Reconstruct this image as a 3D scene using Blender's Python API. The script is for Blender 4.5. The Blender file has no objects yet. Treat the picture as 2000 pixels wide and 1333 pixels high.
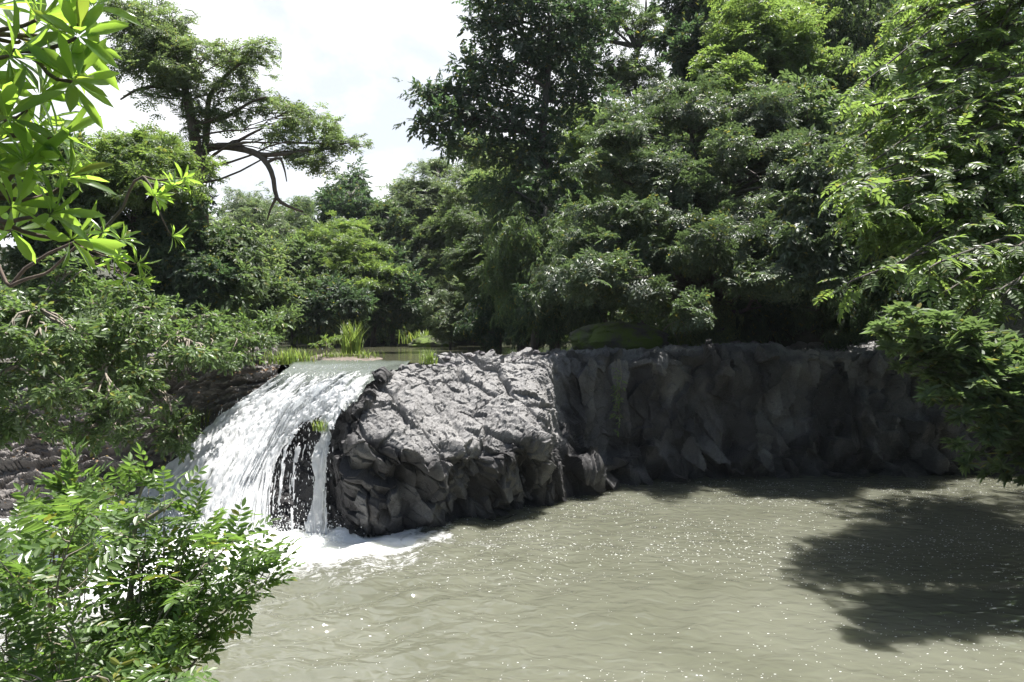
import bpy, math
import numpy as np

R = math.radians
scene = bpy.context.scene
COL = scene.collection

# ------------------------------------------------------------------ camera
CAM_H = 3.9          # metres above the pool (pool surface is z = 0)
F = 24.0 / 36.0 * 2000.0
HOR = 655.0
cam_d = bpy.data.cameras.new("camera")
cam_d.lens = 24.0; cam_d.sensor_width = 36.0
cam_d.shift_y = -(666.5 - HOR) / 2000.0
cam_d.clip_start = 0.05; cam_d.clip_end = 2000.0
cam = bpy.data.objects.new("camera", cam_d); COL.objects.link(cam)
cam.location = (0, 0, CAM_H); cam.rotation_euler = (R(90), 0, 0)
scene.camera = cam

# ------------------------------------------------------------------ light
SUN_AZ, SUN_EL = 48.0, 76.0      # azimuth right of +Y, elevation (degrees)
sun_dir = np.array([math.sin(R(SUN_AZ)) * math.cos(R(SUN_EL)), math.cos(R(SUN_AZ)) * math.cos(R(SUN_EL)), math.sin(R(SUN_EL))])
sd = bpy.data.lights.new("sun", 'SUN'); sd.energy = 5.0; sd.angle = R(0.7); sd.color = (1.0, 0.965, 0.92)
sun = bpy.data.objects.new("sun", sd); COL.objects.link(sun)
sun.rotation_euler = (R(90 - SUN_EL), 0, R(180 - SUN_AZ))
sun.location = (6, 20, 40)

world = bpy.data.worlds.new("World"); scene.world = world; world.use_nodes = True
nt = world.node_tree; nt.nodes.clear()
def N(tree, typ, **kw):
    n = tree.nodes.new(typ)
    for k, v in kw.items():
        if k == 'inp':
            for i, val in v.items(): n.inputs[i].default_value = val
        else: setattr(n, k, v)
    return n
w_out = N(nt, 'ShaderNodeOutputWorld')
bg_sky = N(nt, 'ShaderNodeBackground', inp={'Strength': 0.05})
bg_cl = N(nt, 'ShaderNodeBackground', inp={'Color': (0.95, 0.97, 1.0, 1), 'Strength': 0.50})
sky = N(nt, 'ShaderNodeTexSky', sky_type='NISHITA', sun_disc=False, sun_elevation=R(SUN_EL), sun_rotation=R(SUN_AZ))
sky.air_density = 1.2; sky.dust_density = 2.0
nt.links.new(sky.outputs[0], bg_sky.inputs[0])
tc = N(nt, 'ShaderNodeTexCoord')
mp = N(nt, 'ShaderNodeMapping'); mp.inputs['Location'].default_value = (0.55, 0.1, 0.16); mp.inputs['Scale'].default_value = (1, 1, 1.5)
nz = N(nt, 'ShaderNodeTexNoise', inp={'Scale': 2.6, 'Detail': 9.0, 'Roughness': 0.58, 'Distortion': 0.35})
rp = N(nt, 'ShaderNodeValToRGB'); rp.color_ramp.elements[0].position = 0.41; rp.color_ramp.elements[1].position = 0.54
rp.color_ramp.elements[0].color = (0.6, 0.6, 0.6, 1)
mx = N(nt, 'ShaderNodeMixShader')
nt.links.new(tc.outputs['Generated'], mp.inputs[0]); nt.links.new(mp.outputs[0], nz.inputs['Vector'])
nt.links.new(nz.outputs[0], rp.inputs[0])
# the cloud bank stands ahead; thinned overhead and behind, unseen, to cut ambient light
sxyz = N(nt, 'ShaderNodeSeparateXYZ'); nt.links.new(tc.outputs['Generated'], sxyz.inputs[0])
mr = N(nt, 'ShaderNodeMapRange', inp={1: .5, 2: .8, 3: 1., 4: .25}); nt.links.new(sxyz.outputs[2], mr.inputs[0])
my = N(nt, 'ShaderNodeMapRange', inp={1: -.25, 2: .45, 3: .06, 4: 1.}); nt.links.new(sxyz.outputs[1], my.inputs[0])
mz = N(nt, 'ShaderNodeMath', operation='MULTIPLY'); nt.links.new(my.outputs[0], mz.inputs[0]); nt.links.new(mr.outputs[0], mz.inputs[1])
mm = N(nt, 'ShaderNodeMath', operation='MULTIPLY'); nt.links.new(rp.outputs[0], mm.inputs[0]); nt.links.new(mz.outputs[0], mm.inputs[1]); nt.links.new(mm.outputs[0], mx.inputs[0])
nt.links.new(bg_sky.outputs[0], mx.inputs[1]); nt.links.new(bg_cl.outputs[0], mx.inputs[2])
nt.links.new(mx.outputs[0], w_out.inputs[0])

scene.view_settings.view_transform = 'Standard'; scene.view_settings.look = 'None'
scene.view_settings.exposure = 1.42; scene.view_settings.gamma = 1.0
scene.render.engine = 'CYCLES'
cy = scene.cycles
cy.use_denoising = True
try: cy.denoiser = 'OPENIMAGEDENOISE'; cy.denoising_input_passes = 'RGB_ALBEDO_NORMAL'
except Exception: pass
cy.max_bounces = 7; cy.diffuse_bounces = 3; cy.glossy_bounces = 3; cy.transmission_bounces = 4; cy.transparent_max_bounces = 6
cy.sample_clamp_indirect = 6.0; cy.caustics_reflective = False; cy.caustics_refractive = False

# ------------------------------------------------------------------ helpers
def P(px, py, Y):
    return np.array([(px - 1000.0) / F * Y, Y, CAM_H - (py - HOR) / F * Y])
def nrm(a):
    return a / np.maximum(np.linalg.norm(a, axis=-1, keepdims=True), 1e-9)

def hash3(ix, iy, iz, seed):
    h = (ix.astype(np.int64) * 374761393 + iy.astype(np.int64) * 668265263 + iz.astype(np.int64) * 2147483647 + seed * 144665) & 0xffffffff
    h = ((h ^ (h >> 13)) * 1274126177) & 0xffffffff
    h = ((h ^ (h >> 16)) * 2246822519) & 0xffffffff
    return h ^ (h >> 15)
def rnd3(ix, iy, iz, seed):
    return hash3(ix, iy, iz, seed).astype(np.float64) / 4294967295.0
def vnoise(p, seed=0):
    """value noise in [-1, 1]"""
    i = np.floor(p).astype(np.int64); f = p - i; f = f * f * f * (f * (f * 6 - 15) + 10)
    o = 0
    for dx in (0, 1):
        wx = f[..., 0] if dx else 1 - f[..., 0]
        for dy in (0, 1):
            wy = f[..., 1] if dy else 1 - f[..., 1]
            for dz in (0, 1):
                wz = f[..., 2] if dz else 1 - f[..., 2]
                o = o + wx * wy * wz * rnd3(i[..., 0] + dx, i[..., 1] + dy, i[..., 2] + dz, seed)
    return o * 2 - 1
def fbm(p, octv=4, seed=0, gain=0.5):
    a, s, t = 1.0, 0, 0
    for k in range(octv):
        s = s + a * vnoise(p * (2.03 ** k), seed + 17 * k); t += a; a *= gain
    return s / t
def facets(p, size, seed, tilt=1.0):
    """blocky fracture pattern: (offset, crack) per point"""
    q = p / np.asarray(size, float)
    c = np.floor(q).astype(np.int64)
    b1 = np.full(q.shape[:-1], 9e9); b2 = b1.copy()
    off = np.zeros_like(b1)
    for dx in (-1, 0, 1):
        for dy in (-1, 0, 1):
            for dz in (-1, 0, 1):
                ix, iy, iz = c[..., 0] + dx, c[..., 1] + dy, c[..., 2] + dz
                fx = ix + rnd3(ix, iy, iz, seed); fy = iy + rnd3(ix, iy, iz, seed + 1); fz = iz + rnd3(ix, iy, iz, seed + 2)
                ex, ey, ez = q[..., 0] - fx, q[..., 1] - fy, q[..., 2] - fz
                d = ex * ex + ey * ey + ez * ez
                g = (rnd3(ix, iy, iz, seed + 3) - .5) * ex + (rnd3(ix, iy, iz, seed + 4) - .5) * ey + (rnd3(ix, iy, iz, seed + 5) - .5) * ez
                v = (rnd3(ix, iy, iz, seed + 6) - .5) + 2.0 * tilt * g
                near = d < b1
                b2 = np.where(near, b1, np.minimum(b2, d)); off = np.where(near, v, off); b1 = np.where(near, d, b1)
    return off, np.sqrt(b2) - np.sqrt(b1)
def sstep(a, b, x):
    t = np.clip((x - a) / (b - a), 0, 1); return t * t * (3 - 2 * t)

def catmull(a, n):
    """resample axis 0 of a to n samples"""
    m = a.shape[0]; t = np.linspace(0, m - 1, n); i = np.clip(np.floor(t).astype(int), 0, m - 2); f = (t - i).reshape((-1,) + (1,) * (a.ndim - 1))
    g = lambda k: a[np.clip(k, 0, m - 1)]
    p0, p1, p2, p3 = g(i - 1), g(i), g(i + 1), g(i + 2)
    p0 = np.where((i - 1 < 0).reshape(f.shape), 2 * p1 - p2, p0); p3 = np.where((i + 2 > m - 1).reshape(f.shape), 2 * p2 - p1, p3)
    return 0.5 * (2 * p1 + (p2 - p0) * f + (2 * p0 - 5 * p1 + 4 * p2 - p3) * f ** 2 + (3 * p1 - p0 - 3 * p2 + p3) * f ** 3)
def surf(ctrl, nu, nv):
    g = catmull(np.asarray(ctrl, float), nu); return np.swapaxes(catmull(np.swapaxes(g, 0, 1), nv), 0, 1)
def grid_normals(g):
    du = np.gradient(g, axis=0); dv = np.gradient(g, axis=1); return nrm(np.cross(du, dv))
def grid_faces(nu, nv):
    a = np.arange(nu * nv).reshape(nu, nv)
    return np.stack([a[:-1, :-1], a[1:, :-1], a[1:, 1:], a[:-1, 1:]], -1).reshape(-1, 4)

class MB:
    """collects pieces and links them as ONE mesh object"""
    def __init__(s): s.v = []; s.f = []; s.t = []; s.n = 0
    def add(s, v, faces, tint=None):
        v = np.asarray(v, float).reshape(-1, 3)
        s.v.append(v); s.t.append(np.zeros((len(v), 3)) + 0.5 if tint is None else np.asarray(tint, float))
        for fa in (faces if isinstance(faces, list) else [faces]):
            if len(fa): s.f.append(np.asarray(fa, np.int64) + s.n)
        s.n += len(v)
    def build(s, name, mat, parent=None, smooth=False, tint=True, rel=None):
        v = np.concatenate(s.v)
        if parent is not None: v = v - np.array((rel or parent).location)
        me = bpy.data.meshes.new(name)
        me.vertices.add(len(v)); me.vertices.foreach_set('co', v.astype(np.float32).ravel())
        loops = np.concatenate([f.ravel() for f in s.f]); tot = np.concatenate([np.full(len(f), f.shape[1]) for f in s.f])
        start = np.concatenate([[0], np.cumsum(tot)[:-1]])
        me.loops.add(len(loops)); me.loops.foreach_set('vertex_index', loops.astype(np.int32))
        me.polygons.add(len(tot)); me.polygons.foreach_set('loop_start', start.astype(np.int32))
        try: me.polygons.foreach_set('loop_total', tot.astype(np.int32))
        except Exception: pass
        me.update(calc_edges=True)
        me.polygons.foreach_set('use_smooth', np.full(len(tot), bool(smooth)))
        if tint:
            at = me.attributes.new('tint', 'FLOAT_COLOR', 'POINT')
            t = np.concatenate(s.t); t4 = np.concatenate([t, np.ones((len(t), 1))], 1)
            at.data.foreach_set('color', t4.astype(np.float32).ravel())
        me.materials.append(mat)
        o = bpy.data.objects.new(name, me); COL.objects.link(o)
        if parent is not None: o.parent = parent
        return o

def empty(name, loc):
    o = bpy.data.objects.new(name, None); COL.objects.link(o); o.location = tuple(float(c) for c in loc); o.empty_display_size = 0.3
    return o
def tag(o, label=None, cat=None, group=None, kind=None):
    if label: o['label'] = label
    if cat: o['category'] = cat
    if group: o['group'] = group
    if kind: o['kind'] = kind
    return o

def tube(mb, pts, rad, sides=7, rough=0.0, rng=None):
    pts = np.asarray(pts, float); n = len(pts); rad = np.broadcast_to(np.asarray(rad, float), (n,))
    tan = nrm(np.gradient(pts, axis=0)); ref = np.array([0.31, 0.17, 0.93]) if abs(tan[0, 2]) < .8 else np.array([1., 0.1, 0])
    x = nrm(np.cross(tan, ref)); y = np.cross(tan, x)
    a = np.linspace(0, 2 * np.pi, sides, endpoint=False)
    rr = rad[:, None] * np.ones((1, sides))
    if rough: rr = rr * (1 + rough * vnoise(np.stack([pts[:, :1] * 3 + np.cos(a), pts[:, 1:2] * 3 + np.sin(a), pts[:, 2:] * 2 + 0 * a], -1), 5))
    ring = pts[:, None] + rr[..., None] * (np.cos(a)[None, :, None] * x[:, None] + np.sin(a)[None, :, None] * y[:, None])
    i = np.arange(n * sides).reshape(n, sides); j = np.roll(i, -1, 1)
    f = np.stack([i[:-1], j[:-1], j[1:], i[1:]], -1).reshape(-1, 4)
    mb.add(ring, [f, i[-1][None, :]])
def curve(a, b, rng, sag=0.0, wig=0.06, n=8, up=0.0):
    a = np.asarray(a, float); b = np.asarray(b, float); L = np.linalg.norm(b - a)
    t = np.linspace(0, 1, n)[:, None]; p = a + (b - a) * t
    p[:, 2] += (up - sag) * L * (4 * t * (1 - t))[:, 0]
    w = rng.normal(size=(3, 3)) * wig * L
    p += sum(w[k] * np.sin(np.pi * (k + 1) * t) / (k + 1) for k in range(3))
    return p

# ------------------------------------------------------------------ materials
def new_mat(name):
    m = bpy.data.materials.new(name); m.use_nodes = True; t = m.node_tree; t.nodes.clear()
    return m, t, N(t, 'ShaderNodeOutputMaterial')
def mixc(t, fac, a, b, mode='MIX'):
    n = N(t, 'ShaderNodeMix', data_type='RGBA', blend_type=mode)
    for sock, val in ((n.inputs[0], fac), (n.inputs[6], a), (n.inputs[7], b)):
        if hasattr(val, 'links') or isinstance(val, bpy.types.NodeSocket): t.links.new(val, sock)
        elif isinstance(val, (int, float)): sock.default_value = val
        else: sock.default_value = (*val, 1)
    return n.outputs[2]
def noise_n(t, scale, detail=5, rough=.6, vec=None, dist=0.0):
    n = N(t, 'ShaderNodeTexNoise', inp={'Scale': scale, 'Detail': detail, 'Roughness': rough, 'Distortion': dist})
    if vec is not None: t.links.new(vec, n.inputs['Vector'])
    return n.outputs[0]
def ramp(t, fac, stops):
    n = N(t, 'ShaderNodeValToRGB'); el = n.color_ramp.elements
    while len(el) < len(stops): el.new(0.5)
    for e, (p, c) in zip(el, stops): e.position = p; e.color = (*c, 1) if not isinstance(c, (int, float)) else (c, c, c, 1)
    t.links.new(fac, n.inputs[0]); return n.outputs[0]
def objpos(t, scale=(1, 1, 1), rot=(0, 0, 0)):
    g = N(t, 'ShaderNodeTexCoord'); m = N(t, 'ShaderNodeMapping'); m.inputs['Scale'].default_value = scale; m.inputs['Rotation'].default_value = rot
    t.links.new(g.outputs['Object'], m.inputs[0]); return m.outputs[0]
def bump(t, h, strength, dist):
    b = N(t, 'ShaderNodeBump', inp={'Strength': strength, 'Distance': dist}); t.links.new(h, b.inputs['Height']); return b.outputs[0]

def leaf_mat(name, dark, light, trans, rough=0.38, tmix=0.42, spec=0.5, yellow=(0.2, 0.17, 0.03)):
    m, t, out = new_mat(name)
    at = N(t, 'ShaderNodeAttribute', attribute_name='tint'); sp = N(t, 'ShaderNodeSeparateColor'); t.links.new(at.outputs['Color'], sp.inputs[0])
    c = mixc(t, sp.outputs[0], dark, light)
    v = N(t, 'ShaderNodeMapRange', inp={1: 0., 2: 1., 3: .6, 4: 1.4}); t.links.new(sp.outputs[1], v.inputs[0])
    yl = N(t, 'ShaderNodeMapRange', inp={1: .93, 2: 1., 3: 0., 4: .75}); t.links.new(sp.outputs[2], yl.inputs[0])
    c = mixc(t, yl.outputs[0], c, yellow)
    hsv = N(t, 'ShaderNodeHueSaturation'); t.links.new(v.outputs[0], hsv.inputs['Value']); t.links.new(c, hsv.inputs['Color'])
    pb = N(t, 'ShaderNodeBsdfPrincipled', inp={'Roughness': rough}); pb.inputs['Specular IOR Level'].default_value = spec
    t.links.new(hsv.outputs[0], pb.inputs['Base Color'])
    tr = N(t, 'ShaderNodeBsdfTranslucent')
    tc_ = mixc(t, yl.outputs[0], trans, (0.40, 0.36, 0.05)); h2 = N(t, 'ShaderNodeHueSaturation'); t.links.new(v.outputs[0], h2.inputs['Value']); t.links.new(tc_, h2.inputs['Color'])
    t.links.new(h2.outputs[0], tr.inputs[0])
    ms = N(t, 'ShaderNodeMixShader', inp={0: tmix}); t.links.new(pb.outputs[0], ms.inputs[1]); t.links.new(tr.outputs[0], ms.inputs[2])
    t.links.new(ms.outputs[0], out.inputs[0]); return m

LM = {
 'deep':   leaf_mat('leaf_deep', (0.042, 0.068, 0.042), (0.085, 0.118, 0.066), (0.09, 0.16, 0.055), 0.5, spec=.45),
 'mid':    leaf_mat('leaf_mid', (0.062, 0.094, 0.050), (0.115, 0.155, 0.075), (0.17, 0.26, 0.075), 0.5, spec=.4),
 'pale':   leaf_mat('leaf_pale', (0.09, 0.12, 0.072), (0.145, 0.178, 0.10), (0.20, 0.28, 0.11), 0.42),
 'bright': leaf_mat('leaf_bright', (0.066, 0.110, 0.038), (0.12, 0.175, 0.058), (0.27, 0.40, 0.08), 0.42, 0.44),
 'gloss':  leaf_mat('leaf_gloss', (0.062, 0.088, 0.056), (0.11, 0.142, 0.082), (0.13, 0.20, 0.065), 0.47, 0.35, 0.6),
 'olive':  leaf_mat('leaf_olive', (0.07, 0.095, 0.048), (0.125, 0.155, 0.078), (0.21, 0.30, 0.09), 0.42, .5),
 'bank':   leaf_mat('leaf_bank', (0.065, 0.10, 0.045), (0.12, 0.165, 0.075), (0.18, 0.29, 0.07), 0.42, 0.4, .5),
 'shrub':  leaf_mat('leaf_shrub', (0.055, 0.10, 0.028), (0.10, 0.155, 0.045), (0.22, 0.38, 0.06), 0.33, 0.42, 0.6),
 'plum':   leaf_mat('leaf_plumeria', (0.045, 0.09, 0.034), (0.075, 0.135, 0.045), (0.38, 0.60, 0.07), 0.3, 0.58, 0.6, (0.10, 0.15, 0.04)),
 'grass':  leaf_mat('leaf_grass', (0.08, 0.13, 0.03), (0.14, 0.19, 0.05), (0.3, 0.42, 0.08), 0.45, 0.45),
 'litter': leaf_mat('leaf_dry', (0.16, 0.10, 0.06), (0.34, 0.24, 0.15), (0.2, 0.13, 0.07), 0.7, 0.15, 0.2),
}
def bark_mat(name, a, b):
    m, t, out = new_mat(name)
    v = objpos(t, (1, 1, .35)); n1 = noise_n(t, 9, 7, .65, v); n2 = noise_n(t, 1.3, 3, .5, objpos(t))
    c = mixc(t, ramp(t, n1, [(.3, 0.), (.7, 1.)]), a, b); c = mixc(t, ramp(t, n2, [(.5, 0.), (.7, .6)]), c, (0.05, 0.065, 0.035))
    pb = N(t, 'ShaderNodeBsdfPrincipled', inp={'Roughness': .85}); t.links.new(c, pb.inputs[0]); t.links.new(bump(t, n1, .7, .03), pb.inputs['Normal'])
    t.links.new(pb.outputs[0], out.inputs[0]); return m
BARK = bark_mat('bark_grey', (0.05, 0.042, 0.036), (0.13, 0.11, 0.095))
BARK2 = bark_mat('bark_brown', (0.07, 0.05, 0.038), (0.17, 0.125, 0.095))
TWIG = bark_mat('twig_pale', (0.17, 0.14, 0.11), (0.3, 0.26, 0.21))

def rock_mat(name, a, b, c3, scale=1.0, strata=False, lit_shade_wet=False):
    m, t, out = new_mat(name)
    v = objpos(t, (1, 1, 3.2) if strata else (1, 1, 1), (0.25, 0.15, 0.2) if strata else (0, 0, 0))
    n1 = noise_n(t, 1.1 * scale, 6, .6, v, .4); n2 = noise_n(t, 14 * scale, 8, .72, v, .2); n3 = noise_n(t, 70 * scale, 4, .7, v)
    vd = N(t, 'ShaderNodeTexVoronoi', feature='DISTANCE_TO_EDGE', inp={'Scale': 1.7 * scale, 'Randomness': 1.0})
    wv = noise_n(t, 4, 4, .6, v); vm = N(t, 'ShaderNodeVectorMath', operation='MULTIPLY_ADD', inp={1: (.45, .45, .45)})
    wn = N(t, 'ShaderNodeTexNoise', inp={'Scale': 3.0, 'Detail': 4.0}); t.links.new(v, wn.inputs['Vector'])
    t.links.new(wn.outputs['Color'], vm.inputs[0]); t.links.new(v, vm.inputs[2]); t.links.new(vm.outputs[0], vd.inputs['Vector'])
    col = mixc(t, ramp(t, n1, [(.34, 0.), (.66, 1.)]), a, b)
    col = mixc(t, ramp(t, n2, [(.5, 0.), (.72, .75)]), col, c3)
    crack = ramp(t, vd.outputs['Distance'], [(0., 1.), (.012, 0.)])
    col = mixc(t, ramp(t, n3, [(.38, .8), (.56, 0.)]), col, (a[0] * .45, a[1] * .45, a[2] * .45))
    ck = N(t, 'ShaderNodeMath', operation='MULTIPLY', inp={1: .3}); t.links.new(crack, ck.inputs[0])
    col = mixc(t, ck.outputs[0], col, (a[0] * .3, a[1] * .3, a[2] * .3))
    if lit_shade_wet:     # sunlight painted in pale, shade painted in dark; wet stone dark too
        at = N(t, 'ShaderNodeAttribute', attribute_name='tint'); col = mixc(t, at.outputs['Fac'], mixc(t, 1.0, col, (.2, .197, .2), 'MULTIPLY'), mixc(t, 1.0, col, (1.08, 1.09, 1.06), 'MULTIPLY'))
    pb = N(t, 'ShaderNodeBsdfPrincipled', inp={'Roughness': .68}); pb.inputs['Specular IOR Level'].default_value = .35
    t.links.new(col, pb.inputs[0])
    h = N(t, 'ShaderNodeMath', operation='MULTIPLY_ADD', inp={1: .35}); t.links.new(n3, h.inputs[0]); t.links.new(n2, h.inputs[2])
    h2 = N(t, 'ShaderNodeMath', operation='SUBTRACT'); t.links.new(h.outputs[0], h2.inputs[0]); t.links.new(ck.outputs[0], h2.inputs[1])
    t.links.new(bump(t, h2.outputs[0], .9, .02), pb.inputs['Normal'])
    t.links.new(pb.outputs[0], out.inputs[0]); return m
ROCK = rock_mat('rock_dark_basalt', (0.17, 0.164, 0.165), (0.25, 0.242, 0.24), (0.36, 0.346, 0.342), lit_shade_wet=True)
ROCK1 = rock_mat('loose_stone_grey', (0.1, 0.095, 0.1), (0.17, 0.16, 0.165), (0.27, 0.25, 0.25))
ROCK2 = rock_mat('rock_brown_strata', (0.15, 0.137, 0.128), (0.25, 0.228, 0.213), (0.36, 0.33, 0.31), 1.0, True)

def ground_mat():
    m, t, out = new_mat('forest_floor')
    v = objpos(t); n1 = noise_n(t, .6, 6, .6, v); n2 = noise_n(t, 9, 7, .7, v)
    c = mixc(t, ramp(t, n1, [(.35, 0.), (.65, 1.)]), (0.03, 0.025, 0.018), (0.028, 0.042, 0.016)); c = mixc(t, ramp(t, n2, [(.45, 0.), (.7, .8)]), c, (0.05, 0.042, 0.028))
    pb = N(t, 'ShaderNodeBsdfPrincipled', inp={'Roughness': .95}); t.links.new(c, pb.inputs[0]); t.links.new(bump(t, n2, .8, .08), pb.inputs['Normal'])
    t.links.new(pb.outputs[0], out.inputs[0]); return m
GROUND = ground_mat()
def gravel_mat():
    m, t, out = new_mat('gravel_soil')
    v = objpos(t); n1 = noise_n(t, 3, 6, .6, v); n2 = noise_n(t, 45, 4, .7, v)
    c = mixc(t, ramp(t, n1, [(.35, 0.), (.65, 1.)]), (0.10, 0.075, 0.06), (0.17, 0.135, 0.11)); c = mixc(t, ramp(t, n2, [(.45, 0.), (.7, .8)]), c, (0.24, 0.21, 0.185))
    pb = N(t, 'ShaderNodeBsdfPrincipled', inp={'Roughness': .9}); t.links.new(c, pb.inputs[0]); t.links.new(bump(t, n2, .8, .04), pb.inputs['Normal'])
    t.links.new(pb.outputs[0], out.inputs[0]); return m
GRAVEL = gravel_mat()
def moss_mat():
    m, t, out = new_mat('moss_rock')
    v = objpos(t); n1 = noise_n(t, 1.6, 6, .65, v); n2 = noise_n(t, 40, 5, .7, v)
    c = mixc(t, ramp(t, n1, [(.40, 0.), (.55, 1.)]), (0.09, 0.085, 0.08), (0.10, 0.15, 0.028)); c = mixc(t, ramp(t, n2, [(.5, 0.), (.7, .6)]), c, (0.15, 0.20, 0.05))
    pb = N(t, 'ShaderNodeBsdfPrincipled', inp={'Roughness': .95}); t.links.new(c, pb.inputs[0]); t.links.new(bump(t, n2, 1., .05), pb.inputs['Normal'])
    t.links.new(pb.outputs[0], out.inputs[0]); return m
MOSS = moss_mat()

def pool_mat():
    m, t, out = new_mat('murky_pool_water')
    at = N(t, 'ShaderNodeAttribute', attribute_name='tint'); sp = N(t, 'ShaderNodeSeparateColor'); t.links.new(at.outputs['Color'], sp.inputs[0])
    v = objpos(t); n1 = noise_n(t, .35, 4, .55, v, .6); n2 = noise_n(t, 3.2, 1.5, .45, objpos(t, (1, 1.6, 1), (0, 0, .5)), .5); n3 = noise_n(t, 5, 8, .7, v, 1.2)
    c = mixc(t, ramp(t, n1, [(.35, 0.), (.65, 1.)]), (0.094, 0.097, 0.070), (0.120, 0.123, 0.093))
    fa = N(t, 'ShaderNodeMath', operation='ADD'); t.links.new(sp.outputs[0], fa.inputs[0]); t.links.new(n3, fa.inputs[1])
    foam = ramp(t, fa.outputs[0], [(.74, 0.), (1.2, 1.)])
    c = mixc(t, foam, c, (0.80, 0.81, 0.80))
    pb = N(t, 'ShaderNodeBsdfPrincipled', inp={'IOR': 1.6}); t.links.new(c, pb.inputs[0])
    pb.subsurface_method = 'BURLEY'; pb.inputs['Subsurface Weight'].default_value = .85; pb.inputs['Subsurface Radius'].default_value = (1., 1., .8); pb.inputs['Subsurface Scale'].default_value = .45   # turbid water: light spreads below the surface
    t.links.new(ramp(t, foam, [(0., .04), (1., .6)]), pb.inputs['Roughness'])
    h = N(t, 'ShaderNodeMath', operation='MULTIPLY_ADD', inp={1: 2.0}); t.links.new(foam, h.inputs[0]); t.links.new(n2, h.inputs[2])
    rs = N(t, 'ShaderNodeMapRange', inp={1: 0., 2: 1., 3: .16, 4: .9}); t.links.new(sp.outputs[1], rs.inputs[0])
    b_ = N(t, 'ShaderNodeBump', inp={'Distance': .09}); t.links.new(rs.outputs[0], b_.inputs['Strength']); t.links.new(h.outputs[0], b_.inputs['Height']); t.links.new(b_.outputs[0], pb.inputs['Normal'])
    t.links.new(pb.outputs[0], out.inputs[0]); return m
POOL = pool_mat()
def river_mat():
    m, t, out = new_mat('still_river_water')
    v = objpos(t, (.6, 1, 1), (0, 0, .3)); n1 = noise_n(t, 4, 4, .55, v, .5); n2 = noise_n(t, .5, 3, .5, objpos(t))
    c = mixc(t, n2, (0.075, 0.078, 0.045), (0.12, 0.12, 0.078))
    pb = N(t, 'ShaderNodeBsdfPrincipled', inp={'IOR': 1.33, 'Roughness': .07}); t.links.new(c, pb.inputs[0]); t.links.new(bump(t, n1, .25, .03), pb.inputs['Normal'])
    t.links.new(pb.outputs[0], out.inputs[0]); return m
RIVER = river_mat()
def fall_mat():
    m, t, out = new_mat('falling_water')
    at = N(t, 'ShaderNodeAttribute', attribute_name='tint'); sp = N(t, 'ShaderNodeSeparateColor'); t.links.new(at.outputs['Color'], sp.inputs[0])
    v = objpos(t, (1, 1, .45)); n = noise_n(t, 22, 5, .65, v, .4)
    fa = N(t, 'ShaderNodeMath', operation='MULTIPLY_ADD', inp={1: .55}); t.links.new(n, fa.inputs[0]); t.links.new(sp.outputs[0], fa.inputs[2])
    foam = ramp(t, fa.outputs[0], [(.55, 0.), (.95, 1.)])
    c = mixc(t, foam, (0.105, 0.12, 0.105), (0.88, 0.89, 0.90))
    pb = N(t, 'ShaderNodeBsdfPrincipled', inp={'IOR': 1.33}); t.links.new(c, pb.inputs[0])
    t.links.new(ramp(t, foam, [(0., .1), (1., .5)]), pb.inputs['Roughness']); t.links.new(bump(t, n, .5, .03), pb.inputs['Normal'])
    tr = N(t, 'ShaderNodeBsdfTranslucent', inp={0: (0.9, 0.92, 0.93, 1)})
    f2 = N(t, 'ShaderNodeMath', operation='MULTIPLY', inp={1: .55}); t.links.new(foam, f2.inputs[0])
    ms = N(t, 'ShaderNodeMixShader'); t.links.new(f2.outputs[0], ms.inputs[0]); t.links.new(pb.outputs[0], ms.inputs[1]); t.links.new(tr.outputs[0], ms.inputs[2])
    t.links.new(ms.outputs[0], out.inputs[0]); return m
FALL = fall_mat()
def foam_mat():
    m, t, out = new_mat('white_foam')
    pb = N(t, 'ShaderNodeBsdfPrincipled', inp={'Roughness': .4, 'Base Color': (.8, .81, .81, 1)})
    tr = N(t, 'ShaderNodeBsdfTranslucent', inp={0: (0.85, 0.87, 0.88, 1)})
    ms = N(t, 'ShaderNodeMixShader', inp={0: .35}); t.links.new(pb.outputs[0], ms.inputs[1]); t.links.new(tr.outputs[0], ms.inputs[2])
    t.links.new(ms.outputs[0], out.inputs[0]); return m
FOAM = foam_mat()

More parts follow.
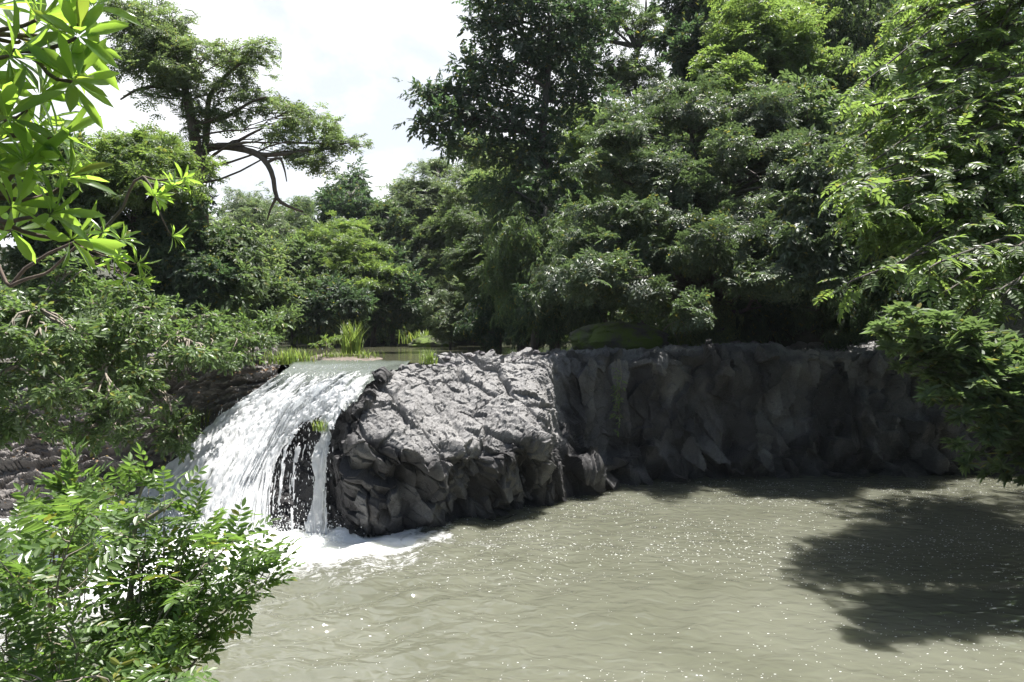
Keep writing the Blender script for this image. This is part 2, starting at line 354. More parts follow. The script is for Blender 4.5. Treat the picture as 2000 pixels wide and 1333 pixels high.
# ------------------------------------------------------------------ terrain
def lin(x, xs, ys): return np.interp(x, xs, ys)
def river_l(Y): return lin(Y, [14, 16, 20, 30, 46, 60], [-5.2, -5.6, -7.2, -11, -16, -20])
def river_r(Y): return lin(Y, [13, 14, 16, 18, 22, 26, 35, 46, 60], [-2.0, -1.8, -1.0, 0.6, 3.2, 4.6, 5.2, 4.0, 0.0])
def ground_z(X, Y):
    X = np.asarray(X, float); Y = np.asarray(Y, float)
    p = np.stack([X * .22, Y * .22, 0 * X], -1)
    z = 3.5 + .35 * fbm(p, 4, 3)
    dl = np.minimum(np.maximum(river_l(Y) - 2 - X, 0), 120); z = z + .10 * dl * sstep(14, 20, Y)
    dr = np.maximum(X - river_r(Y) - 3, 0); hill = np.minimum(np.maximum(Y - 23, 0) * .75, 18) * sstep(0, 6, dr) * .75 + .18 * np.minimum(dr, 80) * sstep(20, 25, Y)
    z = z + np.minimum(hill, 20)
    z = z + np.minimum(np.maximum(Y - 47, 0) * .10, 12)
    # lowered under the rock ledges so the rock carries the surface
    z = np.where(Y < 24, z + (2.2 - z) * sstep(24.5, 22.0, Y), z)
    inr = sstep(-.6, .6, X - river_l(Y)) * sstep(-.6, .6, river_r(Y) - X) * sstep(47.5, 45.5, Y) * sstep(13, 14, Y)
    z = z + (2.4 - z) * inr
    yf = lin(X, [-16, -7.5, -5, -2.7, 0.7, 3.7, 8, 20], [19.5, 19.2, 15.5, 14.6, 16.8, 19, 19.8, 20])
    xr = np.minimum(13.6 + .12 * (Y - 10), .78 * Y + .9)
    inp = sstep(.8, -.2, Y - yf) * sstep(-1.2, .6, xr - X)
    near = lin(X, [-14, -6, -2, 2, 14], [5.4, 4.4, 4.0, 3.8, 3.6])
    inp = inp * sstep(-1.4, .4, Y - near)
    z = z + (-1.2 - z) * inp
    # the bank the photographer stands on
    z = np.where(Y < 6, z + (1.9 - z) * sstep(4.8, 2.2, Y) * (1 - inp), z)
    # bank at the right end of the pool
    z = np.where((X > 12) & (Y > 11) & (Y < 24.5), np.maximum(z, lin(X - .12 * (Y - 10), [12.6, 14.5, 20, 40], [-1.2, 1.6, 4.5, 14]) * sstep(4, 8, Y) + z * (1 - sstep(4, 8, Y))), z)
    return z
xs = np.concatenate([np.linspace(-400, -46, 20), np.linspace(-45, 50, 240), np.linspace(51, 400, 20)])
ys = np.concatenate([np.linspace(-60, -4.5, 16), np.linspace(-4, 80, 240), np.linspace(81, 600, 24)])
GX, GY = np.meshgrid(xs, ys, indexing='ij')
mb = MB(); mb.add(np.stack([GX, GY, ground_z(GX, GY)], -1), grid_faces(len(xs), len(ys)))
tag(mb.build('ground', GROUND, None, True, False), kind='structure')

# ------------------------------------------------------------------ rock ledge with the fall's bed as its left end
streams = [  # crest -> pool, four streamlines of the falling water (left to right)
 [P(565, 713, 16.6), P(550, 724, 16.2), P(535, 739, 15.9), P(480, 785, 15.8), P(420, 832, 15.7), P(340, 910, 15.1), P(235, 1006, 14.8), P(215, 1040, 14.7)],
 [P(645, 713, 16.7), P(624, 723, 16.1), P(600, 737, 15.5), P(550, 785, 15.0), P(500, 850, 14.5), P(440, 945, 13.7), P(400, 1050, 13.15), P(395, 1080, 13.1)],
 [P(722, 712, 16.5), P(697, 720, 15.6), P(668, 734, 14.8), P(622, 770, 14.6), P(582, 822, 14.5), P(535, 910, 14.1), P(508, 1048, 13.2), P(505, 1075, 13.15)],
 [P(792, 711, 16.6), P(762, 718, 15.2), P(733, 733, 14.1), P(700, 770, 13.6), P(668, 822, 13.3), P(652, 900, 13.15), P(648, 1047, 13.2), P(648, 1072, 13.2)]]
streams = np.array(streams)
bed = streams + np.array([.05, .16, -.12])
bed[3, :, 2] += .09
up_row = np.array([[[-5.9, 17.9, 3.2]], [[-4.75, 18.0, 3.205]], [[-3.6, 17.9, 3.205]], [[-2.6, 17.7, 3.2]]])
streams = np.concatenate([up_row, streams], 1)
low = lambda p: np.array([p[0] + .3, p[1] + 1.2, 1.8])
def rc(pts): return pts
cols = []
for k in (0, 1, 2, 3):
    b = bed[k]; cols.append([b[7] + np.array([0, 0, -.9]), b[6], b[5], b[4], b[3], b[2], b[1], b[0], low(b[0])])
cols[0] = [c + np.array([-.2, .5, 0]) for c in cols[0]]
def rcol(a): a = [P(*q) for q in a]; return a + [low(a[-1])]
cols += [
 rcol([(712, 1120, 13.1), (716, 1050, 13.15), (702, 960, 13.0), (703, 865, 12.8), (738, 782, 13.8), (772, 730, 14.9), (800, 718, 15.6), (815, 710, 16.3)]),
 rcol([(800, 1100, 13.5), (800, 1036, 13.55), (790, 960, 13.25), (790, 885, 12.95), (812, 785, 14.25), (835, 722, 15.6), (850, 710, 16.3), (860, 703, 17.1)]),
 rcol([(882, 1080, 14.2), (886, 1018, 14.3), (882, 960, 13.95), (872, 892, 13.4), (884, 790, 14.9), (892, 720, 16.2), (897, 706, 17.0), (902, 698, 18.0)]),
 rcol([(970, 1065, 14.9), (970, 1003, 14.95), (966, 945, 14.55), (965, 885, 14.0), (972, 785, 15.5), (980, 714, 16.8), (985, 700, 17.8), (990, 693, 19.2)]),
 rcol([(1050, 1050, 15.5), (1050, 988, 15.6), (1050, 930, 15.2), (1052, 872, 14.8), (1060, 780, 16.1), (1065, 708, 17.2), (1066, 697, 18.4), (1070, 689, 20.0)]),
 rcol([(1098, 1040, 16.0), (1098, 974, 16.3), (1100, 922, 16.0), (1096, 884, 16.3), (1096, 790, 17.6), (1090, 702, 17.9), (1090, 693, 19.2), (1090, 687, 22.0)]),
 rcol([(1180, 1020, 17.0), (1180, 955, 17.3), (1182, 915, 17.0), (1185, 882, 17.9), (1185, 790, 18.0), (1180, 699, 18.0), (1180, 690, 20.0), (1180, 685, 23.5)]),
 rcol([(1275, 1010, 18.0), (1275, 940, 18.2), (1275, 912, 18.2), (1275, 860, 18.3), (1275, 780, 18.3), (1275, 698, 18.3), (1275, 689, 20.5), (1275, 684, 24.5)]),
 rcol([(1400, 1010, 18.4), (1400, 935, 18.6), (1400, 900, 18.5), (1400, 850, 18.5), (1400, 775, 18.6), (1400, 695, 18.6), (1400, 687, 20.5), (1400, 682, 25.5)]),
 rcol([(1560, 1010, 18.6), (1560, 931, 18.8), (1560, 900, 18.8), (1560, 850, 18.8), (1560, 770, 18.8), (1560, 693, 18.8), (1560, 685, 20.5), (1560, 680, 25.5)]),
 rcol([(1740, 1010, 18.8), (1740, 928, 19.0), (1740, 900, 19.0), (1740, 850, 19.0), (1740, 770, 19.0), (1740, 691, 19.0), (1740, 683, 21.0), (1740, 678, 26.0)]),
 rcol([(1950, 1010, 19.0), (1950, 925, 19.2), (1950, 900, 19.2), (1950, 850, 19.3), (1950, 770, 19.3), (1950, 690, 19.4), (1950, 682, 21.0), (1950, 676, 26.0)]),
 rcol([(2200, 1010, 19.0), (2200, 925, 19.2), (2200, 900, 19.3), (2200, 850, 19.3), (2200, 770, 19.3), (2200, 690, 19.4), (2200, 682, 21.0), (2200, 676, 26.0)]),
]
cols = np.array(cols)
NU, NV = 1000, 420
g = surf(cols, NU, NV); nr = grid_normals(g)
uu = np.linspace(0, len(cols) - 1, NU)[:, None]; vv = np.linspace(0, 8, NV)[None, :]
p = g + .13 * np.stack([fbm(g * .9, 3, 40), fbm(g * .9, 3, 41), fbm(g * .9, 3, 42)], -1)
# tilt the fracture blocks so they read as leaning blades
o2_ = lambda p_: facets(p_, (.9, .9, 1.2), 29, 1.0)[0]
tl = np.array([[1, 0, .45], [0.1, 1, .2], [-.35, .1, 1]]); q = p @ tl.T
o1, c1 = facets(q, (1.5, 1.5, 2.3), 11, 1.1)
ow, cw = facets(p + .25 * np.stack([fbm(p * 1.1, 3, 44), 0 * uu + fbm(p * 1.1, 3, 45), fbm(p * .8, 3, 46)], -1), (1.3, 1.3, 3.2), 19, 1.0)
saw = np.mod((p @ np.array([.9, .15, .42])) * 1.25 + 1.3 * o1 + .25 * fbm(p * 1.3, 3, 47), 1.0); saw2 = np.mod((p @ np.array([.75, .3, .62])) * 2.9 + 1.9 * o2_(p) , 1.0)
o2, c2 = facets(q, (.6, .55, 1.0), 23, 1.5)
o5, c5 = facets(p, (.5, .5, 1.7), 83, 1.3)
o3, c3 = facets(q, (.24, .22, .36), 37, 1.5)
o4, c4 = facets(p, (.09, .09, .09), 57, 1.0)
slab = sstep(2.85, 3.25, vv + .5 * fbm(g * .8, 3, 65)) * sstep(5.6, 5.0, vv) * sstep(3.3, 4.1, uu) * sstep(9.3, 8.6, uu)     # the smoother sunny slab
fall = sstep(3.4, 2.6, uu)
top = sstep(5.0, 5.6, vv)
wall = sstep(8.6, 9.4, uu)
jag = sstep(3.6, 2.6, vv) * sstep(3.2, 4.0, uu) * sstep(9, 8.0, uu)
a1 = .36 * (1 - .76 * slab) * (1 - .55 * fall) * (1 - .7 * top) + .04 * jag; a2 = .17 * (1 - .66 * slab) * (1 - .5 * fall) * (1 - .3 * top) + .10 * jag
a3 = .05 * (1 - .42 * slab) * (1 - .45 * wall) + .03 * top + .03 * jag; a4 = .012 + .012 * slab
tri = lambda x_: np.abs(np.mod(x_, 1.0) - .5) * 2
t1 = tri((p @ np.array([.62, .35, .30])) + .45 * fbm(p * .7, 2, 48)) ; t2 = tri((p @ np.array([1.1, -.5, -.75])) + .4 * fbm(p * .9, 2, 49)); t3 = tri((p @ np.array([2.1, .6, 1.2])) + .5 * fbm(p * 1.5, 2, 50))
wj = jag * (1 - .8 * slab); a1 = a1 * (1 - .72 * wj); a2 = a2 * (1 - .55 * wj)
a1 = a1 * (1 - .75 * wall); a2 = a2 * (1 - .45 * wall)
d = a1 * o1 + a2 * o2 + a3 * o3 + a4 * o4 + .02 * fbm(p * 5, 3, 60) + wall * (1 - top) * ((.36 * ow + .20 * o5) * (.25 + .75 * sstep(2.6, 3.6, vv)) + (.26 * o2 + .16 * (t1 - .5) + .1 * (t2 - .5)) * sstep(3.6, 2.6, vv)) + wj * (.26 * (saw - .5) + .34 * (t1 - .5) + .20 * (t2 - .5) + .10 * (t3 - .5)) + slab * (.07 * (t1 - .5) + .04 * (t3 - .5)) 
d -= .05 * sstep(.05, 0, c1) * (1 - .4 * slab) * (1 - fall) * (1 - .8 * wall) + .02 * sstep(.05, 0, c2) * (1 - .5 * slab) * (1 - .6 * wall)
d = d * (1 - .65 * sstep(3., 3.3, uu) * sstep(4.5, 4.1, uu) * sstep(4.3, 4.9, vv))
d = d - .06 * slab * sstep(.06, 0, c1) - .025 * slab * sstep(.06, 0, cw) - .10 * top * sstep(11, 8.5, uu) + .34 * top * sstep(8.5, 10, uu) * fbm(g * np.array([.55, .3, .3]), 3, 66)
edge = sstep(0, 1, vv) * sstep(8, 7.4, vv)
d = d * edge - .06 * fall
g = g + nr * -d[..., None] if nr[NU // 2, NV // 2, 1] > 0 else g + nr * d[..., None]
lit_dry_tone = np.clip(.12 - .10 * wall * (1 - top) + .85 * slab + .75 * top + .45 * jag * sstep(-.1, .3, o2) + .38 * wall * sstep(.0, -.3, ow) + .25 * wall * sstep(.15, .4, o5) - .5 * sstep(4.3, 3.6, uu) * sstep(3.6, 3.0, vv) + .35 * fbm(g * 1.3, 4, 61), 0, 1) * sstep(.02, .3, g[..., 2] + .15 * fbm(g * 2, 3, 67))  # paints slab and top sunlit, wall and overhang shaded; fall flank and waterline wet
mb = MB(); mb.add(g, grid_faces(NU, NV), np.stack([lit_dry_tone.ravel()] * 3, -1))
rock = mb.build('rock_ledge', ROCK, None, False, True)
tag(rock, 'long dark grey fractured rock ledge right of the waterfall with a sunlit sloping slab', 'rock ledge')
ROCKG = g

# left bank rock
L = [
 [(-420, 1100, 13.6), (-420, 1010, 14.4), (-420, 930, 15.2), (-420, 840, 16.2), (-420, 770, 17.2), (-420, 715, 19), (-420, 690, 24)],
 [(-220, 1100, 13.8), (-220, 1012, 14.5), (-220, 920, 15.4), (-220, 830, 16.4), (-220, 765, 17.4), (-220, 715, 19), (-220, 690, 24)],
 [(0, 1090, 13.9), (0, 1016, 14.4), (0, 905, 15.6), (0, 825, 16.6), (0, 762, 17.6), (0, 715, 19), (0, 690, 24)],
 [(110, 1085, 14.1), (110, 1012, 14.6), (115, 915, 15.5), (120, 838, 16.3), (130, 772, 17.2), (140, 718, 18.5), (150, 690, 24)],
 [(200, 1080, 14.2), (205, 1008, 14.8), (212, 920, 15.4), (222, 850, 16.0), (242, 780, 16.8), (262, 720, 18), (280, 690, 24)],
 [(285, 1045, 14.7), (300, 965, 15.2), (322, 905, 15.6), (348, 842, 16.0), (370, 772, 16.6), (390, 715, 17.6), (400, 690, 24)],
 [(365, 965, 15.5), (388, 893, 15.7), (405, 852, 15.9), (425, 802, 16.1), (440, 742, 16.3), (455, 705, 17.2), (460, 692, 22)],
 [(440, 865, 16.1), (478, 818, 16.0), (512, 778, 15.9), (533, 748, 15.8), (530, 722, 16), (520, 706, 17), (520, 693, 21)],
 [(560, 810, 17.0), (556, 782, 16.8), (552, 752, 16.7), (548, 736, 16.6), (545, 722, 16.9), (540, 710, 18), (540, 694, 21)]]
Lc = np.array([[P(*q) for q in c] for c in L])
NU2, NV2 = 520, 360
g = surf(Lc, NU2, NV2); nr = grid_normals(g)
if nr[NU2 // 2, NV2 // 2, 2] < 0: nr = -nr
p = g + .3 * np.stack([fbm(g * .9, 3, 140), fbm(g * .9, 3, 141), fbm(g * .9, 3, 142)], -1)
tl = np.array([[1, 0, .2], [0, 1, .15], [-.25, .35, 1]]); q = p @ tl.T
o1, c1 = facets(q, (2.2, 1.6, .5), 111, .8); o2, c2 = facets(q, (1.0, .8, .2), 123, 1.0)
str_ = np.mod(q[..., 2] * 2.1 + 1.1 * fbm(q * np.array([.45, .45, .9]), 4, 151), 1.0); str2 = np.mod(q[..., 2] * 7 + 1.2 * fbm(q * np.array([.6, .6, 1.]), 3, 152), 1.0); o3, c3 = facets(q, (.24, .2, .09), 137, 1.1); o4, c4 = facets(p, (.08, .08, .05), 139, 1.)
vv2 = np.linspace(0, 6, NV2)[None, :]; edge = sstep(0, .6, vv2)
d = (.30 * o1 + .14 * o2 + .05 * o3 + .018 * o4 + .13 * (str_ - .5) + .04 * (str2 - .5) + .10 * fbm(g * 1.7, 4, 155) - .06 * sstep(.1, 0, c1) - .03 * sstep(.1, 0, c2)) * edge
g = g + nr * d[..., None]; LEFTG = g
mb = MB(); mb.add(g, grid_faces(NU2, NV2))
tag(mb.build('rock_bank', ROCK2, None, False, False), 'brown grey layered rock bank under the bushes left of the waterfall', 'rock bank')

# ------------------------------------------------------------------ water
def dist_poly(X, Y, poly):
    d = np.full(X.shape, 9e9)
    for a, b in zip(poly[:-1], poly[1:]):
        ab = b - a; t = np.clip(((X - a[0]) * ab[0] + (Y - a[1]) * ab[1]) / (ab @ ab), 0, 1)
        d = np.minimum(d, np.hypot(X - a[0] - t * ab[0], Y - a[1] - t * ab[1]))
    return d
base_line = np.array([[-9.5, 14.4], [-8.5, 14.6], [-7.2, 13.9], [-5.9, 13.1], [-4.9, 13.15], [-3.4, 13.2]])
px_ = np.linspace(-18, 20, 640); py_ = np.linspace(2.5, 21, 420)
WX, WY = np.meshgrid(px_, py_, indexing='ij')
cx, cyy = -5.5, 14.2
rr = np.hypot(WX - cx, WY - cyy); th = np.arctan2(WY - cyy, WX - cx)
bd = dist_poly(WX, WY, base_line)
amp = .14 * np.exp(-rr / 5) + .007
wz = amp * (1.2 * fbm(np.stack([rr * 2.1, th * 5, 0 * rr], -1), 2, 70) + .6 * fbm(np.stack([WX * 2.2, WY * 3.0, 0 * WX], -1), 3, 71))
boil = np.exp(-bd / .55) * sstep(21, 13, WY)
wz = wz + .16 * boil * (fbm(np.stack([WX * 2.5, WY * 2.5, 0 * WX], -1), 4, 72) + .5)
left = sstep(-3.2, -6.5, WX)
foam = np.clip(1.05 * np.exp(-(bd / 1.25) ** 1.5) + .8 * left * np.exp(-bd / 3.2) + .26 * np.exp(-bd / 3.0), 0, 1)
foam = foam + .36 * np.exp(-bd / 4.5) * fbm(np.stack([rr * 2.6, th * 7, 0 * rr], -1), 4, 73)
mb = MB(); mb.add(np.stack([WX, WY, wz], -1), grid_faces(len(px_), len(py_)), np.stack([foam.ravel(), np.clip(np.exp(-rr / 7).ravel() * 1.6, 0, 1), foam.ravel() * 0], -1))
tag(mb.build('pool_water', POOL, None, True), kind='structure')

rx = np.linspace(-30, 12, 300); ry = np.linspace(15.2, 52, 240)
WX, WY = np.meshgrid(rx, ry, indexing='ij')
wz = 3.2 + .006 * fbm(np.stack([WX * 1.2, WY * 2, 0 * WX], -1), 3, 80)
# the sheet ends above the ledge just behind the crest
mb = MB(); f = grid_faces(len(rx), len(ry)); fc = np.stack([WX, WY], -1).reshape(-1, 2)[f].mean(1)
crest = lin(fc[:, 0], [-12, -6, -4.3, -2.9, -1.8, -1, 0.5, 3, 12], [17.5, 17.5, 17.5, 17.3, 17.0, 17.0, 18.6, 21, 26])
mb.add(np.stack([WX, WY, wz], -1), f[fc[:, 1] > crest])
tag(mb.build('river_water', RIVER, None, True, False), kind='structure')

fall_root = empty('waterfall', (-5.0, 13.4, 0))
tag(fall_root, 'white waterfall sliding down the left end of the dark rock ledge into the pool', 'waterfall')
NU3, NV3 = 460, 560
s = surf(streams, NU3, NV3); sn = grid_normals(s)
if sn[NU3 // 2, NV3 // 2, 1] > 0: sn = -sn
u = np.linspace(0, 3, NU3)[:, None] + np.zeros((1, NV3)); v = np.linspace(0, 1, NV3)[None, :] + np.zeros((NU3, 1))
wob = .10 * fbm(np.stack([u * 3, v * 4, 0 * u], -1), 3, 90)
st1 = fbm(np.stack([(u + wob) * 16, v * 5, 0 * u], -1), 4, 91); st2 = fbm(np.stack([(u + wob) * 44, v * 8, 0 * u], -1), 4, 92); st3 = fbm(np.stack([(u + wob) * 34, v * 32, 0 * u], -1), 3, 93)
v = (v * 8 - 1) / 7
pad = sstep(.22, .50, v + .10 * st1)
foamv = pad * (.55 + .22 * np.clip(v, 0, 1)) + .55 * st1 * (.25 + .75 * pad) + .35 * st2 * (.3 + .7 * pad) + .12 * st3
foamv = foamv + .25 * sstep(.8, .98, v) + .35 * sstep(.35, .0, u) * pad
# rows: the white water is thinner towards the rock gap between u = 2.1 and 2.75
gap_l = 2.14 - .10 * sstep(.5, 1, v); gap_r = lin(v, [0, .5, .62, .8, 1], [2.2, 2.62, 2.74, 2.70, 2.45])
ingap = sstep(-.05, .05, u - gap_l) * sstep(-.05, .05, gap_r - u) * sstep(.53, .62, v + .05 * st1)
thin = .42 * sstep(.52, .6, v) * (sstep(2.0, 2.3, u)) + .25 * sstep(2.9, 3.0, u)
cover = 1 - 1.0 * ingap - thin * .85 + 1.2 * st2 * (ingap + thin) + .8 * st1 * thin - .38 * sstep(.1, .5, st2 + .7 * st3) * sstep(2.5, 2.65, u) * sstep(.45, .6, v) + .6 * st1 * ingap + .5 * st3 * (ingap + thin) - .75 * sstep(2.93, 3.0, u) * (.5 + st2)
disp = .03 + .10 * np.clip(foamv, -.2, 1.2) + .07 * st3 * pad + .06 * st2 * pad
s2 = s + sn * disp[..., None]; s2[..., 2] -= .13 * sstep(2.82, 3.0, u) * sstep(.6, .4, v) * sstep(-.1, .05, v) + .08 * sstep(.12, 0, u)
f = grid_faces(NU3, NV3); keep = cover.ravel()[f].mean(1) > .30
mb = MB(); mb.add(s2, f[keep], np.stack([foamv.ravel()] * 3, -1))
mb.build('water_sheet', FALL, fall_root, True)
# droplets and torn ribbons thrown off the fall
rng = np.random.default_rng(5)
octv = np.array([[1, 0, 0], [-1, 0, 0], [0, 1, 0], [0, -1, 0], [0, 0, 1], [0, 0, -1]], float)
octf = np.array([[0, 2, 4], [2, 1, 4], [1, 3, 4], [3, 0, 4], [2, 0, 5], [1, 2, 5], [3, 1, 5], [0, 3, 5]])
def droplets(mb, c, r, stretch):
    n = len(c); sc = r[:, None, None] * np.array([1, 1, 1.0]); vv_ = octv[None] * sc; vv_[:, :, 2] *= stretch[:, None]
    V = c[:, None] + vv_; mb.add(V, (octf[None] + 6 * np.arange(n)[:, None, None]).reshape(-1, 3))
mb = MB()
nd = 2200; ui = (rng.random(nd) * NU3).astype(int); vi = np.clip((NV3 * (.3 + .7 * rng.random(nd) ** .7)), 0, NV3 - 1).astype(int)
c = s2[ui, vi] + sn[ui, vi] * (rng.exponential(.07, nd) + .02)[:, None] + rng.normal(0, .03, (nd, 3))
droplets(mb, c, rng.uniform(.003, .009, nd), rng.uniform(1.5, 5, nd))
nd = 700; vi = (NV3 * rng.uniform(.5, 1, nd)).astype(int).clip(0, NV3 - 1); ui = (NU3 * (rng.uniform(1.95, 3.02, nd) / 3)).astype(int).clip(0, NU3 - 1)
c = s2[ui, vi] + sn[ui, vi] * (rng.uniform(0, .2, nd))[:, None] + rng.normal(0, .04, (nd, 3))
droplets(mb, c, rng.uniform(.003, .009, nd), rng.uniform(2, 8, nd))
nd = 9000; t = rng.random(nd) * (len(base_line) - 1); k = t.astype(int); fr = (t - k)[:, None]; bp = base_line[k] * (1 - fr) + base_line[k + 1] * fr
c = np.concatenate([bp + rng.normal(0, .32, (nd, 2)) + np.array([0, -.25]), (rng.exponential(.16, nd))[:, None]], 1)
droplets(mb, c, rng.uniform(.004, .013, nd), rng.uniform(.8, 1.8, nd))
sp = mb.build('spray', FOAM, fall_root, False, False); tag(sp, kind='stuff')

# foam flecks drifting on the pool
mb = MB(); nf = 12000
fx = rng.uniform(-4.5, 15, nf * 2); fy = rng.uniform(7, 18.4, nf * 2)
dens = sstep(-.6, .45, fbm(np.stack([fx * .5, fy * .8, 0 * fx], -1), 4, 77)) * (.5 + .2 * sstep(9, 13, fy)) * sstep(-4.5, 0, fx)
k = rng.random(nf * 2) < dens; fx, fy = fx[k], fy[k]; n = len(fx)
ang = np.linspace(0, 2 * np.pi, 6, endpoint=False); ro = rng.random(n) * 6.28
rad = ((.005 + .008 * rng.random(n) ** 3) * np.interp(fy, [7, 13], [.55, 1.]))[:, None] * rng.uniform(.6, 1.3, (n, 6)); el = rng.uniform(1, 2.4, n)[:, None]
V = np.stack([fx[:, None] + rad * el * np.cos(ang + ro[:, None]), fy[:, None] + rad * np.sin(ang + ro[:, None]), np.zeros((n, 6))], -1)
rr_ = np.hypot(V[..., 0] - cx, V[..., 1] - cyy); th_ = np.arctan2(V[..., 1] - cyy, V[..., 0] - cx); am = .14 * np.exp(-rr_ / 5) + .007
V[..., 2] = am * (1.2 * fbm(np.stack([rr_ * 2.1, th_ * 5, 0 * rr_], -1), 2, 70) + .6 * fbm(np.stack([V[..., 0] * 2.2, V[..., 1] * 3.0, 0 * rr_], -1), 3, 71)) + .006
mb.add(V, np.arange(n * 6).reshape(n, 6))
tag(mb.build('foam_flecks', FOAM, None, False, False), kind='stuff')

# ------------------------------------------------------------------ leaves
def T_leaf(kind, w=.24, fold=.07, droop=.12):
    if kind == 'R':
        return np.array([[0, 0, 0], [w, .45, fold], [0, 1, -droop], [-w, .45, fold]]), [np.array([[0, 1, 2], [0, 2, 3]])]
    if kind == 'H':
        return np.array([[0, 0, 0], [.8 * w, .28, fold], [.85 * w, .64, fold * .6 - droop * .3], [0, 1, -droop], [-.85 * w, .64, fold * .6 - droop * .3], [-.8 * w, .28, fold]]), [np.array([[0, 1, 2, 3], [0, 3, 4, 5]])]
    y = np.array([0, .22, .5, .78, 1.]); ws = np.array([.02, .5, 1., .86, 0.]) * w; zc = .10 * y - droop * 2 * y ** 2
    cst = np.stack([0 * y, y, zc], -1); rt = np.stack([ws, y, zc + fold * ws / w], -1)[1:4]; lf = rt * np.array([-1, 1, 1])
    V = np.concatenate([cst, rt, lf])
    tri = np.array([[0, 5, 1], [3, 7, 4], [0, 1, 8], [3, 4, 10]]); quad = np.array([[1, 5, 6, 2], [2, 6, 7, 3], [1, 2, 9, 8], [2, 3, 10, 9]])
    return V, [tri, quad]
def frame(fwd, up):
    fwd = nrm(np.asarray(fwd, float)); x = nrm(np.cross(fwd, up)); return np.stack([x, fwd, np.cross(x, fwd)], -2)   # rows: right, forward, up
class Sprig:
    def __init__(s): s.v = []; s.f = {3: [], 4: []}; s.id = []; s.n = 0; s.k = 0
    def leaf(s, T, pos, fwd, up, L):
        V, fs = T; M = frame(fwd, up); W = np.asarray(pos) + L * (V @ M); s.v.append(W)
        for f in fs: s.f[f.shape[1]].append(f + s.n)
        s.id.append(np.full(len(W), s.k)); s.n += len(W); s.k += 1
    def done(s):
        s.V = np.concatenate(s.v); s.ID = np.concatenate(s.id); s.Fs = [np.concatenate(f) for f in s.f.values() if f]; return s
def make_sprigs(kind, leaf='R', n=5, seed=0):
    r = np.random.default_rng(seed); out = []
    for _ in range(n):
        S = Sprig()
        if kind == 'spray':          # alternate leaves along a short twig
            m = 9
            for i in range(m):
                t = i / (m - 1); sd_ = 1 if i % 2 else -1
                fw = np.array([sd_ * (1 - t) * 1.1 + r.normal(0, .25), .55 + .5 * t, r.normal(-.1, .28)])
                S.leaf(T_leaf(leaf, r.uniform(.20, .28), r.uniform(.02, .1), r.uniform(.05, .22)), (r.normal(0, .05), .95 * t, -.12 * t * t + r.normal(0, .07)), fw, (r.normal(0, .45), r.normal(0, .4), 1), r.uniform(.45, .62))
        elif kind == 'pinnate':      # compound leaf, leaflets in pairs
            m = 6
            for i in range(m):
                t = (i + .6) / m; z = -.22 * t * t
                for sd_ in (1, -1):
                    S.leaf(T_leaf(leaf, r.uniform(.19, .25), r.uniform(.02, .08), r.uniform(.05, .2)), (0, t, z), (sd_ * .95, .5 + r.normal(0, .12), -.12 + r.normal(0, .12)), (-sd_ * .25 + r.normal(0, .2), r.normal(0, .2), 1), .36 * (1 - .35 * abs(t - .5)) * r.uniform(.85, 1.15))
            S.leaf(T_leaf(leaf, .22, .05, .15), (0, 1, -.22), (r.normal(0, .1), 1, -.35), (0, .3, 1), .34)
            S.leaf((np.array([[-.008, 0, -.005], [.008, 0, -.005], [.004, 1, -.225], [-.004, 1, -.225]]), [np.array([[0, 1, 2, 3]])]), (0, 0, 0), (0, 1, 0), (0, 0, 1), 1.0)
        elif kind == 'cluster':      # several compound leaves from one twig end
            for j in range(5):
                a = (j - 2) * .55 + r.normal(0, .15); dirf = np.array([math.sin(a), math.cos(a), r.normal(-.05, .2)]); M = frame(dirf, (r.normal(0, .2), r.normal(0, .2), 1)); ln = r.uniform(.7, 1.0)
                for i in range(4):
                    t = (i + .8) / 4.2
                    for sd_ in (1, -1):
                        pos = (np.array([0, t, -.25 * t * t]) * ln) @ M
                        S.leaf(T_leaf(leaf, .24, .05, .12), pos, np.array([sd_ * .9, .55, -.2]) @ M, (r.normal(0, .3), r.normal(0, .3), 1), .30 * r.uniform(.8, 1.2))
        elif kind == 'whorl':        # rosette at a shoot tip
            m = 11
            for i in range(m):
                a = i * 2.4; e = r.uniform(-.15, .9); fw = np.array([math.cos(a), math.sin(a) * .9 + .35, e * .7])
                S.leaf(T_leaf(leaf, r.uniform(.15, .2), r.uniform(.02, .07), r.uniform(.08, .3)), (0, .02 * i, .02 * i), fw, (-fw[0] * .3, -fw[1] * .3, 1), r.uniform(.7, 1.0))
        elif kind == 'droop':        # hanging chain of narrow leaves
            m = 11
            for i in range(m):
                t = i / (m - 1); sd_ = 1 if i % 2 else -1
                S.leaf(T_leaf(leaf, r.uniform(.14, .2), .03, .2), (r.normal(0, .03), 1.0 * t - .25 * t * t, -.8 * t * t), (sd_ * .7 + r.normal(0, .2), .6 - .3 * t, -.3 - .8 * t + r.normal(0, .15)), (r.normal(0, .4), r.normal(0, .3) + .3, 1), r.uniform(.36, .5))
        out.append(S.done())
    return out
SPR = {(k, l): make_sprigs(k, l, 6, 7 + i) for i, (k, l) in enumerate([('spray', 'R'), ('spray', 'H'), ('pinnate', 'R'), ('pinnate', 'H'), ('cluster', 'R'), ('whorl', 'R'), ('whorl', 'H'), ('droop', 'R')])}

